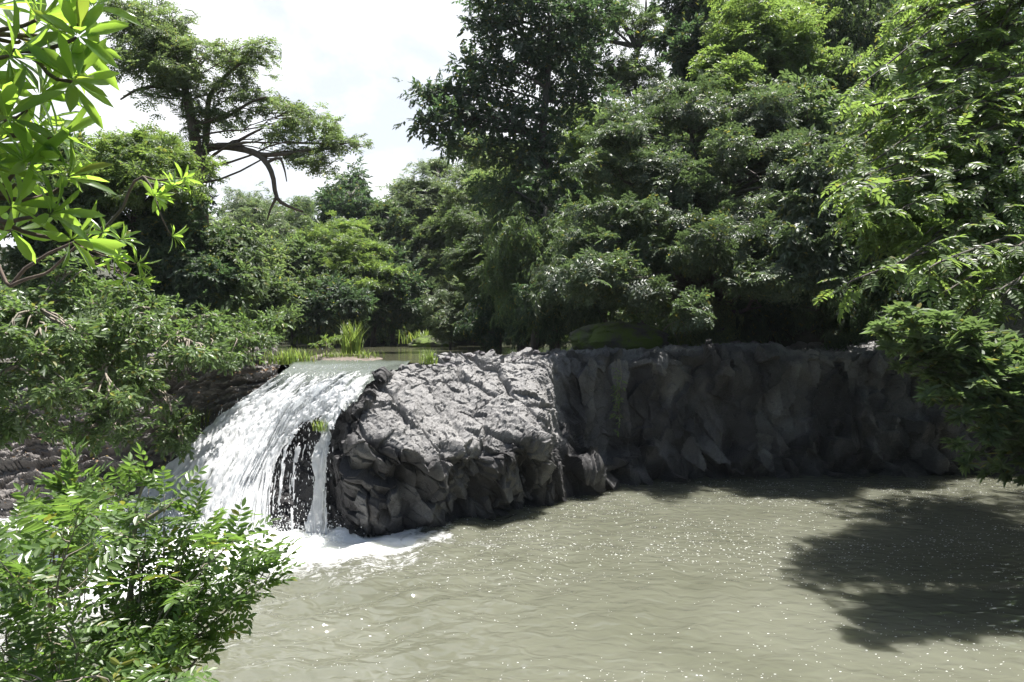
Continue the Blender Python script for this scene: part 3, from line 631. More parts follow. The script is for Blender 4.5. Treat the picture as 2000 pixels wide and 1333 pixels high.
def foliage(mb, pos, fwd, up, scale, sprigs, rng, tint=(.5, .5)):
    pos = np.asarray(pos, float); n = len(pos)
    if not n: return
    fwd = nrm(fwd); x = nrm(np.cross(fwd, up)); z = np.cross(x, fwd)
    M = np.stack([x, fwd, z], -2); which = rng.integers(0, len(sprigs), n); scale = np.broadcast_to(scale, (n,))
    tint = np.broadcast_to(np.asarray(tint, float), (n, 2))
    for k, S in enumerate(sprigs):
        sel = np.where(which == k)[0]; m = len(sel)
        if not m: continue
        V = pos[sel, None] + scale[sel, None, None] * np.einsum('vi,nij->nvj', S.V, M[sel])
        nv = len(S.V); off = nv * np.arange(m)
        rl = rng.random((m, S.k, 3)); ti = np.empty((m, S.k, 3))
        ti[..., 0] = np.clip(tint[sel, None, 0] + (rl[..., 0] - .5) * .7, 0, 1); ti[..., 1] = np.clip(tint[sel, None, 1] + (rl[..., 1] - .5) * .6, 0, 1); ti[..., 2] = rl[..., 2]
        mb.add(V, [(f[None] + off[:, None, None]).reshape(-1, f.shape[1]) for f in S.Fs], ti[:, S.ID].reshape(-1, 3))

def clump(mb, rng, c, r, n, size, sprigs, droop=.25, shell=.3, under=.4, tint=(.5, .5), spread=.62, flat=.6):
    """n sprigs spread through an uneven ellipsoidal clump"""
    c = np.asarray(c, float); r = np.asarray(r, float); k = int(n * 2.2) + 8
    d = nrm(rng.normal(size=(k, 3))); acc = (d[:, 2] > -.15) | (rng.random(k) < under)
    sd_ = int(rng.integers(1, 9999)); lump = 1 + .8 * fbm(d * 2.1 + 7.3, 3, sd_)
    rad = (shell + (1 - shell) * rng.random(k) ** .7) * lump * np.where(rng.random(k) < .09, rng.uniform(1.1, 1.32, k), 1)
    pos = c + d * r * rad[:, None]
    hole = fbm(pos * (1.5 / max(size, .12)) * .22 + 3.1, 3, sd_ + 5)
    acc &= hole > -.16 - .3 * rng.random(k)
    pos = pos[acc][:n]; d = d[acc][:n]; m = len(pos)
    if not m: return
    out = nrm(d / r * r.mean()); o2 = out * np.array([1, 1, flat])
    fwd = nrm(o2 + rng.normal(0, spread, (m, 3)) + np.array([0, 0, -droop])); up = nrm(np.array([0, 0, 1.]) + .45 * out + rng.normal(0, .35, (m, 3)))
    tv = np.stack([np.clip(tint[0] + rng.normal(0, .1, m), 0, 1), np.clip(tint[1] + rng.normal(0, .08, m), 0, 1)], -1)
    foliage(mb, pos, fwd, up, size * rng.uniform(.75, 1.25, m), sprigs, rng, tv)

def plant_thing(name, label, cat, base, group=None): return tag(empty(name, base), label, cat, group)

def finish_tree(root, tr, cr, leafmat, bark, mid=None):
    r_ = root['category'] == 'tree'
    tro = tr.build('trunk' if r_ else 'stem', bark, root, True, False)
    if mid is not None and mid.v: mid.build('branches', bark, tro, True, False, root)
    cr.build('crown' if r_ else 'foliage', leafmat, root, False)

def tree_px(name, label, spec, clumps, leafmat, sprig, size, trunk, bark=BARK, seed=0, dens=1.0, droop=.25, cat='tree', group=None, limbs=True, lr=1.0, shell=.3, under=.45, r0=.2, extra=None, tintj=.15, flat=.6):
    """clumps: (px, py, Y, rx_px, ry_px[, tint, density]) in picture measure at depth Y; trunk: list of (px, py, Y)"""
    rng = np.random.default_rng(seed); T = np.array([P(*q) for q in trunk])
    base = T[0].copy(); gz = float(ground_z(base[0], base[1])); T = np.concatenate([[[T[0][0], T[0][1], gz - .3]], T]) if T[0][2] > gz - .3 else T
    root = plant_thing(name, label, cat, (T[0][0], T[0][1], gz), group)
    tr = MB(); br = MB(); cr = MB(); Tc = catmull(T, 22); rad = np.linspace(r0, r0 * .35, 22) * (1 + .5 * np.exp(-np.linspace(0, 22, 22))); tube(tr, Tc, rad, 9, .12)
    for q in clumps:
        px, py, Y, rx_, ry_ = q[:5]; tn = q[5] if len(q) > 5 else .5; dn = q[6] if len(q) > 6 else 1.
        c = P(px, py, Y); rx = rx_ / F * Y; rz = ry_ / F * Y; r = np.array([rx, rx * .85, rz])
        n = int(dens * dn * 26 * (rx * rx + 2 * rx * rz) / (size * size * 3) + 8)
        clump(cr, rng, c, r, n, size, SPR[sprig], droop, shell, under, (np.clip(tn + rng.normal(0, tintj), 0, 1), np.clip(.5 + rng.normal(0, .12), 0, 1)), flat=flat)
        if limbs:
            dd = np.linalg.norm(Tc - c, axis=1) + np.maximum(Tc[:, 2] - c[2] + .3 * rx, 0) * 3; a = Tc[np.argmin(dd)]
            L_ = np.linalg.norm(c - a); pl = curve(a, c, rng, up=.06, wig=.05); tube(br, pl, lr * np.linspace(min(.04 + .012 * L_, r0 * .4), .02, len(pl)), 6)
            for _ in range(4):
                e = c + nrm(rng.normal(size=3)) * r * .75; i0 = pl[rng.integers(3, len(pl))]; pl2 = curve(i0, e, rng, up=.05, n=6); tube(br, pl2, np.linspace(.025, .008, 6), 4)
    if extra: extra(br, cr, rng)
    finish_tree(root, tr, cr, LM[leafmat], bark, br)
    return root

def auto_tree(name, label, px, Y, top, bot, hw, leafmat, sprig, size, style='round', seed=0, tY=0, bark=BARK, dens=1.0, tint=.5, cat='tree', group=None, r0=None):
    """a whole tree from its picture extent: crown from top to bot, half-width hw (picture px), at depth Y"""
    rng = np.random.default_rng(seed + 1000); k = Y / F
    cx_, cz = (px - 1000) * k, None
    H = (bot - top) / 2; mid = (bot + top) / 2; cl = []
    ncl = {'round': 30, 'tier': 26, 'droop': 28, 'bush': 22}[style]
    for i in range(ncl):
        d = nrm(rng.normal(size=3)); d[2] = d[2] * .9 + .1
        rr_ = .86 * rng.random() ** .38
        ex, ey, ez = d * rr_
        if style == 'tier': rx, ry = hw * rng.uniform(.22, .48), H * rng.uniform(.06, .13); ez *= 1.1
        elif style == 'droop': rx, ry = hw * rng.uniform(.18, .36), H * rng.uniform(.16, .32)
        else: rx, ry = hw * rng.uniform(.2, .4), H * rng.uniform(.13, .26)
        shrink = 1 if style != 'round' else 1 - .15 * max(ez, 0)
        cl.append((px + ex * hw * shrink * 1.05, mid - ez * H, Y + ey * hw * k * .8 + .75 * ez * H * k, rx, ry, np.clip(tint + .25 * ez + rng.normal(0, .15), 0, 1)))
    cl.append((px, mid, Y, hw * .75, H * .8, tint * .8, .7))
    gx, gy = (px - 1000) * k, Y; gz = float(ground_z(gx, gy)); gpy = HOR + (CAM_H - gz) / k
    lean = rng.normal(0, hw * .12)
    return tree_px(name, label, None, cl, leafmat, sprig, size, [(px + lean, max(gpy, bot) if not tY else 676, Y + tY), (px + lean * .5, (mid + bot) / 2, Y + tY * .8), (px, mid, Y + tY * .5), (px + rng.normal(0, 10), top + .5 * H, Y)], bark, seed, dens,
        droop={'round': .2, 'tier': .05, 'droop': .75, 'bush': .15}[style], cat=cat, group=group, r0=r0 or max(.1, min(.3, (bot - top) * k * .03)), flat=.25 if style == 'tier' else .6, under=.15 if style == 'tier' else .4)

SR, SH, PR, PH, CR, WR, WH, DR = ('spray', 'R'), ('spray', 'H'), ('pinnate', 'R'), ('pinnate', 'H'), ('cluster', 'R'), ('whorl', 'R'), ('whorl', 'H'), ('droop', 'R')

# ------------------------------------------------------------------ far trees beyond the river
FG = 'trees on the far bank upstream'
far = [
 ('pale grey green tree low on the skyline under the hanging bare bough', 478, 58, 372, 660, 95, 'pale', CR, .62, 'round', .5),
 ('soft green round tree on the skyline just left of the darkest far crown', 575, 64, 368, 640, 90, 'mid', CR, .66, 'round', .5),
 ('dense dark evergreen crown standing out on the skyline below the sky gap', 682, 50, 312, 600, 68, 'deep', SR, .52, 'round', .3),
 ('yellow green flat layered tree in front of the dark evergreen crown', 655, 43, 432, 640, 120, 'bright', CR, .5, 'tier', .5),
 ('mid green tree filling the notch of the skyline', 765, 60, 362, 650, 75, 'mid', SR, .55, 'round', .6),
 ('pale layered tree at the right foot of the sky gap', 845, 54, 285, 640, 85, 'pale', CR, .58, 'tier', .6),
 ('light green feathery tree left of the tall dark tree', 930, 47, 268, 640, 100, 'olive', CR, .52, 'tier', .7),
 ('dark rounded tree overhanging the far end of the river', 745, 44, 478, 665, 105, 'deep', SR, .40, 'round', .6),
 ('grey green bushy tree behind the grass on the gravel bar', 570, 40, 455, 668, 85, 'mid', SR, .42, 'round', .4),
 ('silvery large leaved tree below the dark evergreen crown', 765, 47, 395, 560, 65, 'gloss', WR, .42, 'round', .7),
 ('olive tree with a pale top behind the left bank shrubs', 470, 36, 430, 668, 75, 'olive', SR, .42, 'round', .5),
 ('dark leafy tree on the left of the river above the grass', 520, 31, 520, 668, 65, 'mid', SR, .36, 'bush', .35),
 ('small dark tree standing over the shaded water at the river bend', 655, 37, 540, 668, 70, 'deep', SR, .38, 'bush', .5),
]
for i, (lb, px, Y, top, bot, hw, lm, spg, sz, sty, tn) in enumerate(far):
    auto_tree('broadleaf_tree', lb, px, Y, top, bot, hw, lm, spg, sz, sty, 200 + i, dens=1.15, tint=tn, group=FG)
# a closing belt of woodland far behind
for i, (lb, px, Y, top) in enumerate([('hazy far tree barely showing above the left bank crowns', 400, 84, 400), ('hazy far tree between the two pale skyline trees', 525, 86, 392), ('hazy far tree right of the dark evergreen crown', 740, 88, 385), ('hazy far tree behind the pale layered tree', 880, 84, 330)]):
    auto_tree('distant_tree', lb, px, Y, top, 660, 95, 'pale', SR, .9, 'round', 260 + i, dens=.9, tint=.5, group='hazy trees far behind the river')

# low growth covering the ground under the trees
rng = np.random.default_rng(150); n = 70000
ux = rng.uniform(-45, 45, n); uy = rng.uniform(16, 70, n)
okm = ((ux > river_r(uy) + np.where(uy < 26, 3.5, .5)) & (uy > 24)) | ((ux < river_l(uy) - 1.0) & (uy > 18.5)) | (uy > 47)
okm &= np.abs(ux) < uy * .85 + 4
vx, vy = rng.uniform(6, 30, 9000), rng.uniform(5, 22, 9000); k_ = vx > .78 * vy + 2.4
ux, uy = np.concatenate([ux[okm], vx[k_]]), np.concatenate([uy[okm], vy[k_]]); hgt = rng.random(len(ux)) ** 1.5 * np.clip(1.3 + 1.6 * fbm(np.stack([ux * .3, uy * .3, 0 * ux], -1), 3, 33), .2, 3)
mb = MB(); m = len(ux); foliage(mb, np.stack([ux, uy, ground_z(ux, uy) + hgt], -1), nrm(rng.normal(size=(m, 3)) * np.array([1, 1, .4])), nrm(np.array([0, 0, 1.]) + rng.normal(0, .4, (m, 3))), rng.uniform(.4, .8, m), SPR[SR], rng, np.stack([rng.uniform(.2, .8, m), rng.uniform(.3, .6, m)], -1))
tag(mb.build('undergrowth', LM['mid'], None, False), kind='stuff')

# ------------------------------------------------------------------ right bank trees
RG = 'trees on the right bank behind the ledge'
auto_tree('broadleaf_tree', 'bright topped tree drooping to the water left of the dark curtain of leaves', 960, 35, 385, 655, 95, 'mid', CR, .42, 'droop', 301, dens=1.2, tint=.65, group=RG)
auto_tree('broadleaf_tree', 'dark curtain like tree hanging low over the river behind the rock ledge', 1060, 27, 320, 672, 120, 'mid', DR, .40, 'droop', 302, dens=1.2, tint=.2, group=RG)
tree_px('broadleaf_tree', 'tall dark tree leaning its flat boughs out over the sky gap', None, [
  (1060, 50, 30, 110, 60, .4), (1000, 120, 30, 85, 45, .35), (955, 175, 29.5, 70, 30, .4), (930, 135, 29.5, 60, 20, .6), (955, 60, 30, 60, 28, .6), (1000, 380, 28.5, 90, 40, .4), (1080, 420, 28.5, 80, 60, .4), (1090, 150, 30.5, 90, 55, .35), (1130, 200, 31, 70, 50, .3), (905, 185, 29, 62, 20, .5, 1.3), (850, 184, 29, 55, 12, .5, 1.3),
  (880, 235, 28.5, 68, 20, .5, 1.2), (835, 245, 28.5, 40, 10, .5, 1.3), (960, 240, 29, 80, 30, .35), (1040, 240, 30, 80, 45, .3), (905, 285, 28.5, 75, 13, .6, 1.1), (985, 20, 30, 65, 35, .6), (1120, 90, 31, 80, 50, .4), (1010, -40, 30, 80, 40), (1090, -70, 31, 90, 50), (960, -10, 30, 60, 30, .6), (1150, 30, 30.5, 60, 40, .4), (915, 225, 29, 55, 16, .5, 1.2), (1060, 320, 29.5, 80, 60, .3), (1010, 300, 29, 60, 30, .4)],
  'deep', SR, .40, [(1085, 668, 30), (1080, 450, 30), (1060, 280, 30), (1070, 150, 30), (1075, 40, 30.5)], BARK, 303, .52, .2, group=RG, r0=.3)
def bare_boughs(tr, cr, rng):
    for pl in ([(1245, 100, 38), (1225, 60, 38), (1190, 20, 38), (1150, 8, 38), (1130, 30, 38)], [(1245, 100, 38), (1260, 60, 38), (1262, 0, 38)], [(1205, 60, 38), (1190, -20, 38)], [(1235, 90, 38), (1190, 82, 38), (1150, 90, 38)], [(1160, 145, 37.5), (1140, 110, 37.5), (1150, 60, 37.5), (1165, 20, 37.5)]):
        c_ = catmull(np.array([P(*q) for q in pl]), 16); tube(tr, c_, np.linspace(.14, .05, 16), 6)
tree_px('broadleaf_tree', 'sparse tree with dark bare boughs crossing the bright sky at the top', None, [
  (1130, 20, 38, 60, 25, .6, .45), (1180, 60, 38, 50, 25, .6, .4), (1230, 20, 38, 50, 30, .6, .45), (1110, 110, 38, 60, 30, .6, .4), (1180, 140, 38, 60, 25, .6, .5), (1280, 60, 38, 50, 40, .5, .6), (1240, 160, 38, 70, 40, .5), (1140, -30, 38, 70, 25, .5, .5)],
  'mid', CR, .5, [(1240, 420, 38), (1245, 250, 38), (1240, 150, 38), (1247, 100, 38)], BARK, 304, .8, .15, group=RG, extra=bare_boughs)
rng = np.random.default_rng(77); R5 = []
for _ in range(105):
    y_ = rng.uniform(185, 610); xl = np.interp(y_, [185, 260, 400, 560, 640], [1250, 1190, 1140, 1110, 1160]); xr = np.interp(y_, [185, 300, 450, 560, 640], [1500, 1610, 1600, 1560, 1440])
    x_ = rng.uniform(xl, xr)
    if x_ < 1330 and y_ > 585: continue
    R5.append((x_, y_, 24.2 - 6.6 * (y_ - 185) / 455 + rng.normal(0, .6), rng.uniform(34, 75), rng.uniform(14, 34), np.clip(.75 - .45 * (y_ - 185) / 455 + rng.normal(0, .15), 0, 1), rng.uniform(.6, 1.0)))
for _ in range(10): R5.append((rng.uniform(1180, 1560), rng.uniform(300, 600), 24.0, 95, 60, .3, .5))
tree_px('broadleaf_tree', 'big sprawling tree with glinting leaf layers above the middle of the ledge', None,
  R5 if True else [(1340, 215, 22, 120, 40, .7), (1250, 250, 22, 90, 40, .7), (1440, 240, 22, 110, 45, .7), (1220, 320, 21.5, 90, 45, .6), (1330, 320, 21, 120, 45, .6), (1450, 330, 21, 110, 50, .6), (1550, 300, 21.5, 80, 50, .5), (1200, 400, 21.5, 90, 45, .5), (1300, 410, 20.8, 110, 45, .6), (1420, 430, 20.6, 110, 45, .6), (1530, 410, 21, 90, 50, .5),
   (1170, 480, 22, 70, 50, .4), (1260, 500, 21, 100, 45, .4), (1370, 510, 20.6, 90, 45, .6), (1470, 500, 20.8, 90, 50, .5), (1560, 500, 21, 80, 50, .4), (1210, 580, 22, 90, 45, .3), (1320, 600, 22, 90, 45, .3), (1130, 560, 23, 60, 60, .3), (1420, 590, 22, 80, 40, .3)],
  'gloss', CR, .38, [(1390, 668, 23.6), (1385, 540, 23.5), (1370, 400, 23.8), (1350, 260, 24)], BARK, 305, .62, .4, group=RG, r0=.22)
auto_tree('broadleaf_tree', 'dark tall tree with sunlit lime tips above the glinting layered tree', 1480, 28, -60, 330, 135, 'bright', CR, .44, 'round', 306, dens=1.2, tint=.35, group=RG)
auto_tree('broadleaf_tree', 'dark tree on the slope whose crown leaves the top of the picture', 1400, 33, -160, 300, 105, 'deep', SR, .46, 'round', 307, dens=1.2, tint=.4, group=RG)
auto_tree('broadleaf_tree', 'shaded glossy tree between the glinting layers and the lime green overhang', 1620, 18.8, 250, 600, 105, 'gloss', SR, .32, 'droop', 308, 4.2, r0=.06, dens=1.3, tint=.4, group=RG)
auto_tree('broadleaf_tree', 'dark tree wall on the hillside at the top left of the lime green overhang', 1700, 34, -220, 320, 110, 'deep', DR, .5, 'droop', 309, dens=1.3, tint=.1, group=RG)
auto_tree('broadleaf_tree', 'dark hillside tree hidden mostly behind the lime green overhang', 1880, 27, -100, 560, 150, 'deep', SR, .45, 'round', 310, dens=1.0, tint=.3, group=RG)
auto_tree('broadleaf_tree', 'shaded tree with its low crown over the dark right end of the ledge', 1790, 20, 330, 630, 120, 'deep', SR, .36, 'droop', 311, 4, r0=.08, dens=1.2, tint=.2, group=RG)
auto_tree('broadleaf_tree', 'sunlit tree crown glimpsed between the tall dark tree and the glinting tree', 1170, 33, 190, 520, 75, 'bright', CR, .44, 'round', 312, dens=1.0, tint=.6, group=RG)
auto_tree('broadleaf_tree', 'dark understorey tree at the back of the ledge under the glinting layers', 1480, 25.5, 420, 665, 120, 'deep', SR, .38, 'bush', 313, dens=1.1, tint=.15, group=RG)
auto_tree('understorey_shrub', 'dark leafy shrub beside the mossy boulder behind the ledge', 1085, 25, 520, 672, 75, 'deep', DR, .34, 'droop', 314, dens=1.2, tint=.4, cat='shrub', group='shrubs at the water edge')
auto_tree('understorey_shrub', 'pale fern like shrub leaning over the river at the foot of the drooping tree', 880, 33, 560, 668, 50, 'pale', CR, .34, 'droop', 315, dens=1.3, tint=.6, cat='shrub', group='shrubs at the water edge')
auto_tree('understorey_shrub', 'fine twiggy shrub right of the mossy boulder on the ledge', 1385, 21.5, 575, 690, 70, 'olive', DR, .26, 'droop', 316, dens=.8, tint=.4, cat='shrub', group='shrubs at the water edge', r0=.05)

for i, (lb, px, Y, top, bot, hw, lm, spg, sz, sty, tn) in enumerate([
 ('mid green tree filling in behind the glinting layers on the left', 1240, 29, 170, 560, 105, 'mid', SR, .44, 'droop', .6),
 ('leafy tree between the tall dark tree and the light green feathery tree', 1010, 40, 250, 560, 80, 'olive', CR, .46, 'tier', .6),
 ('green tree rising right behind the glinting layers under the lime tips', 1560, 25, 110, 430, 100, 'mid', SR, .42, 'droop', .6),
 ('dark tree high on the slope filling the top edge right of the lime tips', 1630, 31, -180, 240, 120, 'mid', DR, .5, 'droop', .3),
 ('pale leaved tree behind the tall dark tree on its right', 1150, 41, 190, 440, 90, 'pale', CR, .5, 'tier', .6),
 ('hanging leafy tree low beside the river in front of the dark curtain', 1130, 24.5, 440, 665, 85, 'gloss', DR, .38, 'droop', .5),
 ('green leafy tree closing the shade right of the curtain of leaves', 1010, 31, 440, 668, 85, 'mid', DR, .42, 'droop', .4)]):
    auto_tree('broadleaf_tree', lb, px, Y, top, bot, hw, lm, spg, sz, sty, 330 + i, dens=1.1, tint=tn, group=RG)
for i, (lb, px, Y, top, hw) in enumerate([('dark drooping shrub at the far waterline below the pale fern like shrub', 950, 32, 575, 65), ('dark shrub trailing in the river at the foot of the tall dark tree', 1035, 28.5, 565, 70), ('dark shrub under the glinting layers near the bare twig', 1490, 24.2, 560, 70), ('dark shrub in the deep shade at the middle right of the ledge', 1635, 21.8, 545, 80), ('dark shrub in the shade beside the right hand glossy bush', 1700, 24, 530, 80)]):
    auto_tree('understorey_shrub', lb, px, Y, top, 682, hw, 'deep', DR, .36, 'droop', 350 + i, dens=1.2, tint=.3, cat='shrub', group='shrubs at the water edge', r0=.05)

# ------------------------------------------------------------------ left bank trees
def hero_bough(tr, cr, rng):
    K = 25
    for pl, a, b in (([(388, 318), (402, 292), (430, 286), (465, 290), (500, 300), (520, 318), (533, 345), (540, 385), (560, 402), (592, 414)], .17, .045), ([(505, 302), (530, 303), (565, 300), (610, 292), (650, 292)], .10, .03), ([(540, 385), (528, 410), (522, 430)], .06, .02), ([(520, 318), (545, 310), (555, 330), (560, 355)], .06, .02),
                     ([(400, 300), (405, 240), (410, 190), (440, 150), (470, 125)], .15, .04), ([(405, 240), (440, 230), (490, 200), (520, 190)], .08, .03), ([(430, 286), (460, 278), (490, 262), (515, 250)], .08, .03), ([(366, 190), (320, 170), (270, 175), (235, 195)], .1, .03), ([(385, 300), (378, 240), (366, 190), (345, 120), (310, 60)], .2, .06)):
        c_ = catmull(np.array([P(x_, y_, K + .6 * math.sin(x_ * .02)) for x_, y_ in pl]), 20); tube(tr, c_, np.linspace(a, b, 20), 8, .1)
tree_px('rain_tree', 'tall leaning tree with a long bare bough reaching over the left bank', None, [
  (300, 80, 25, 80, 45, .15), (345, 115, 25, 70, 45, .15), (260, 70, 25, 55, 30, .3), (320, 40, 25.5, 60, 25, .3), (240, 15, 25, 45, 22, .8, .8), (355, 170, 25, 55, 45, .15), (250, 125, 24.5, 65, 22, .7), (330, 140, 24.4, 60, 14, .9), (385, 230, 25, 40, 60, .2), (300, 190, 24.8, 40, 14, .5, .6),
  (410, 110, 25, 50, 30, .7), (470, 125, 25, 55, 25, .8), (505, 100, 25, 40, 18, .8), (440, 175, 25, 60, 22, .7, .7), (500, 200, 25, 55, 20, .7, .7), (455, 230, 25, 50, 20, .7, .6), (560, 225, 25, 55, 20, .8, .8), (610, 245, 25, 60, 20, .8, .8), (540, 265, 25, 50, 16, .7, .7), (660, 280, 25, 55, 14, .8, .8), (600, 300, 25, 60, 18, .8, .8), (640, 325, 25, 55, 15, .8, .8), (700, 285, 25, 25, 6, .8, .8), (390, 340, 25.5, 45, 50, .3)],
  'olive', CR, .36, [(395, 668, 25.5), (395, 480, 25.2), (390, 340, 25), (372, 230, 25), (355, 140, 25)], BARK2, 401, .48, .12, extra=hero_bough, r0=.34, flat=.4, lr=.45)
LG = 'trees on the left bank'
auto_tree('broadleaf_tree', 'feathery light green tree with flat layers below the tall leaning tree', 280, 22, 245, 430, 145, 'bright', CR, .32, 'tier', 402, dens=1.1, tint=.4, group=LG)
auto_tree('broadleaf_tree', 'dark dense tree mass below the light green feathery layers', 335, 22.5, 370, 660, 130, 'deep', SR, .32, 'round', 403, dens=1.2, tint=.4, group=LG)
auto_tree('broadleaf_tree', 'mid green tree rising behind the big leaved foreground branches', 120, 22, 230, 640, 130, 'mid', SR, .32, 'round', 404, dens=1.1, tint=.4, group=LG)
auto_tree('broadleaf_tree', 'sun flecked tree at the right edge of the dark left bank mass', 440, 22.5, 420, 660, 70, 'mid', SR, .33, 'droop', 405, dens=1.2, tint=.7, group=LG)

# shrubs spilling over the left bank
SG = 'shrubs spilling over the left bank'
sh = [
 ('glossy shrub high on the left edge under the big leaved branches', 50, 11.5, 515, 700, 120, .55), ('leafy shrub right of the topmost left edge shrub', 215, 13, 545, 690, 110, .5), ('sunny shrub in front of the dark tree mass', 350, 14.5, 590, 705, 95, .5), ('low shrub nearest to the grass by the river', 465, 17, 615, 700, 75, .6),
 ('dark shrub hanging halfway down the left edge', 40, 11.2, 640, 780, 110, .35), ('spreading shrub over the middle of the left rock bank', 190, 12.6, 670, 790, 120, .45), ('thin shrub drooping over the rocks toward the waterfall', 265, 14.4, 690, 810, 85, .4), ('small shrub on the rock lip left of the waterfall crest', 405, 15.6, 655, 720, 60, .5), ('scraggly bush on the rock face beside the white water', 335, 15.0, 800, 880, 40, .3), ('sparse shrub trailing over the layered rock at the left edge', 25, 12.2, 755, 865, 85, .4), ('sparse twiggy shrub trailing over the middle of the layered rock', 205, 13.6, 765, 870, 80, .4)]
for i, (lb, px, Y, top, bot, hw, tn) in enumerate(sh):
    rng = np.random.default_rng(500 + i); k = Y / F; cl = []
    for j in range(19):
        a, b = rng.uniform(-1, 1), rng.uniform(-1, 1)
        cl.append((px + a * hw * .85, (top + bot) / 2 + b * (bot - top) * .42, Y + rng.normal(0, .5) - .9 * b, hw * rng.uniform(.2, .38), (bot - top) * rng.uniform(.07, .16), np.clip(tn + rng.normal(0, .2), 0, 1), .9))
    tree_px('bank_shrub', lb, None, cl, 'bank', SH, .21, [(px + 20, 705, 18.2), (px + 15, min(690, (top + bot) / 2), Y + 1.5), (px + 5, (top + bot) / 2, Y + .2)] if i != 8 else [(px, bot + 8, Y + .7), (px, (top + bot) / 2, Y)], TWIG, 500 + i, .62 if i < 6 or i == 7 else .4, .3, 'shrub', SG, r0=.03)

# ------------------------------------------------------------------ boughs with side twigs and attached sprigs (near plants)
def bough(tr, cr, rng, pts, r0, sprig, size, step, side, tint=(.5, .5), droop=.2, tip=.35, start=.15):
    n = max(8, int(np.sum(np.linalg.norm(np.diff(pts, axis=0), axis=1)) / .08)); c_ = catmull(np.asarray(pts), n); tube(tr, c_, np.linspace(r0, r0 * .2, n), 6)
    seg = np.concatenate([[0], np.cumsum(np.linalg.norm(np.diff(c_, axis=0), axis=1))]); Lt = seg[-1]
    pos, fw, up = [], [], []; k = 0; s_ = start * Lt
    while s_ < Lt:
        i = min(np.searchsorted(seg, s_), n - 2); a = c_[i]; tan = nrm(c_[min(i + 2, n - 1)] - c_[max(i - 1, 0)]); sd_ = nrm(np.cross(tan, [0, 0, 1.])) * (1 if k % 2 else -1)
        ln = side * rng.uniform(.5, 1.15) * (1 - .55 * s_ / Lt)
        d_ = nrm(sd_ * .9 + tan * .7 + np.array([0, 0, .15]) + rng.normal(0, .25, 3)); e = a + d_ * ln
        if ln > size * .35:
            pl = curve(a, e, rng, sag=.08, n=5); tube(tr, pl, np.linspace(r0 * .3 + .002, .002, 5), 4)
            m = max(1, int(ln / (size * .42)))
            for j in range(m):
                q = (j + 1) / m; b = a + (e - a) * q; s2_ = 1 if j % 2 else -1; d2 = nrm(np.cross(d_, [0, 0, 1.])) * s2_
                f_ = nrm(d_ * (1.0 if j == m - 1 else .55) + d2 * (0.1 if j == m - 1 else .8) + np.array([0, 0, -droop]) + rng.normal(0, .22, 3)); pos.append(b); fw.append(f_); up.append(nrm(np.array([0, 0, 1.]) + rng.normal(0, .3, 3)))
        pos.append(a); fw.append(nrm(sd_ + tan * .6 + rng.normal(0, .3, 3) + np.array([0, 0, -droop]))); up.append(nrm(np.array([0, 0, 1.]) + rng.normal(0, .3, 3)))
        s_ += step * rng.uniform(.7, 1.3); k += 1
    for _ in range(3):
        pos.append(c_[-1]); fw.append(nrm(nrm(c_[-1] - c_[-3]) + rng.normal(0, tip, 3))); up.append(nrm(np.array([0, 0, 1.]) + rng.normal(0, .25, 3)))
    m = len(pos); tv = np.stack([np.clip(tint[0] + rng.normal(0, .15, m), 0, 1), np.clip(tint[1] + rng.normal(0, .1, m), 0, 1)], -1)
    foliage(cr, np.array(pos), np.array(fw), np.array(up), size * rng.uniform(.75, 1.2, m), SPR[sprig], rng, tv)

# overhanging tree at the right edge
rng = np.random.default_rng(61)
rt = empty('overhanging_tree', (14.4, 15.6, float(ground_z(14.4, 15.6))))
tag(rt, 'lime green tree overhanging from the right edge in slanting feathery sprays', 'tree')
tr, cr = MB(), MB()
tp = catmull(np.array([[14.4, 15.6, float(ground_z(14.4, 15.6)) - .4], [14.1, 15.4, 3.0], [13.2, 14.9, 6.5], [12.2, 14.5, 10], [11.2, 14.2, 13.5]]), 24); tube(tr, tp, np.linspace(.3, .09, 24), 10, .1)
edge_pts = [(1790, -20), (1740, 40), (1700, 110), (1680, 170), (1665, 230), (1650, 290), (1690, 330), (1640, 375), (1655, 430), (1700, 470), (1660, 565), (1760, 520), (1820, 470), (1850, 560), (1880, 620), (1950, 600)]
targets = []
for (x_, y_) in edge_pts: targets.append((x_, y_, 15.2 - 3.8 * (y_ + 80) / 670 + rng.normal(0, .3)))
for _ in range(125):
    y_ = rng.uniform(-80, 590); xl = np.interp(y_, [-80, 0, 100, 250, 400, 480, 600], [1800, 1770, 1715, 1670, 1660, 1720, 1850]); x_ = xl + (2120 - xl) * rng.random() ** 1.1; targets.append((x_, y_, 16.2 - 4.6 * (y_ + 80) / 670 + rng.normal(0, .5)))
for _ in range(34): targets.append((rng.uniform(1690, 2060), rng.uniform(240, 540), rng.uniform(15, 18)))
for (x_, y_, Y) in targets:
    e = P(x_, y_, Y); zt = np.clip(e[2] + rng.uniform(.8, 2.4), 2.0, 12.5); i = np.argmin(np.abs(tp[:, 2] - zt)); a = tp[i]
    st = a + (e - a) * rng.uniform(.0, .35)
    m1 = a + (e - a) * .5 + np.array([0, 0, .35 + rng.normal(0, .15)]) + rng.normal(0, .2, 3)
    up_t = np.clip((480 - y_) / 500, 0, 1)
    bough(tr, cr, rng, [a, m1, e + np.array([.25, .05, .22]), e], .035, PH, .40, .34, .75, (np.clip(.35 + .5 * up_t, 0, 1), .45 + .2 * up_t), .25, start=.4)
tr.build('trunk', BARK, rt, True, False); cr.build('crown', LM['bright'], rt, False)

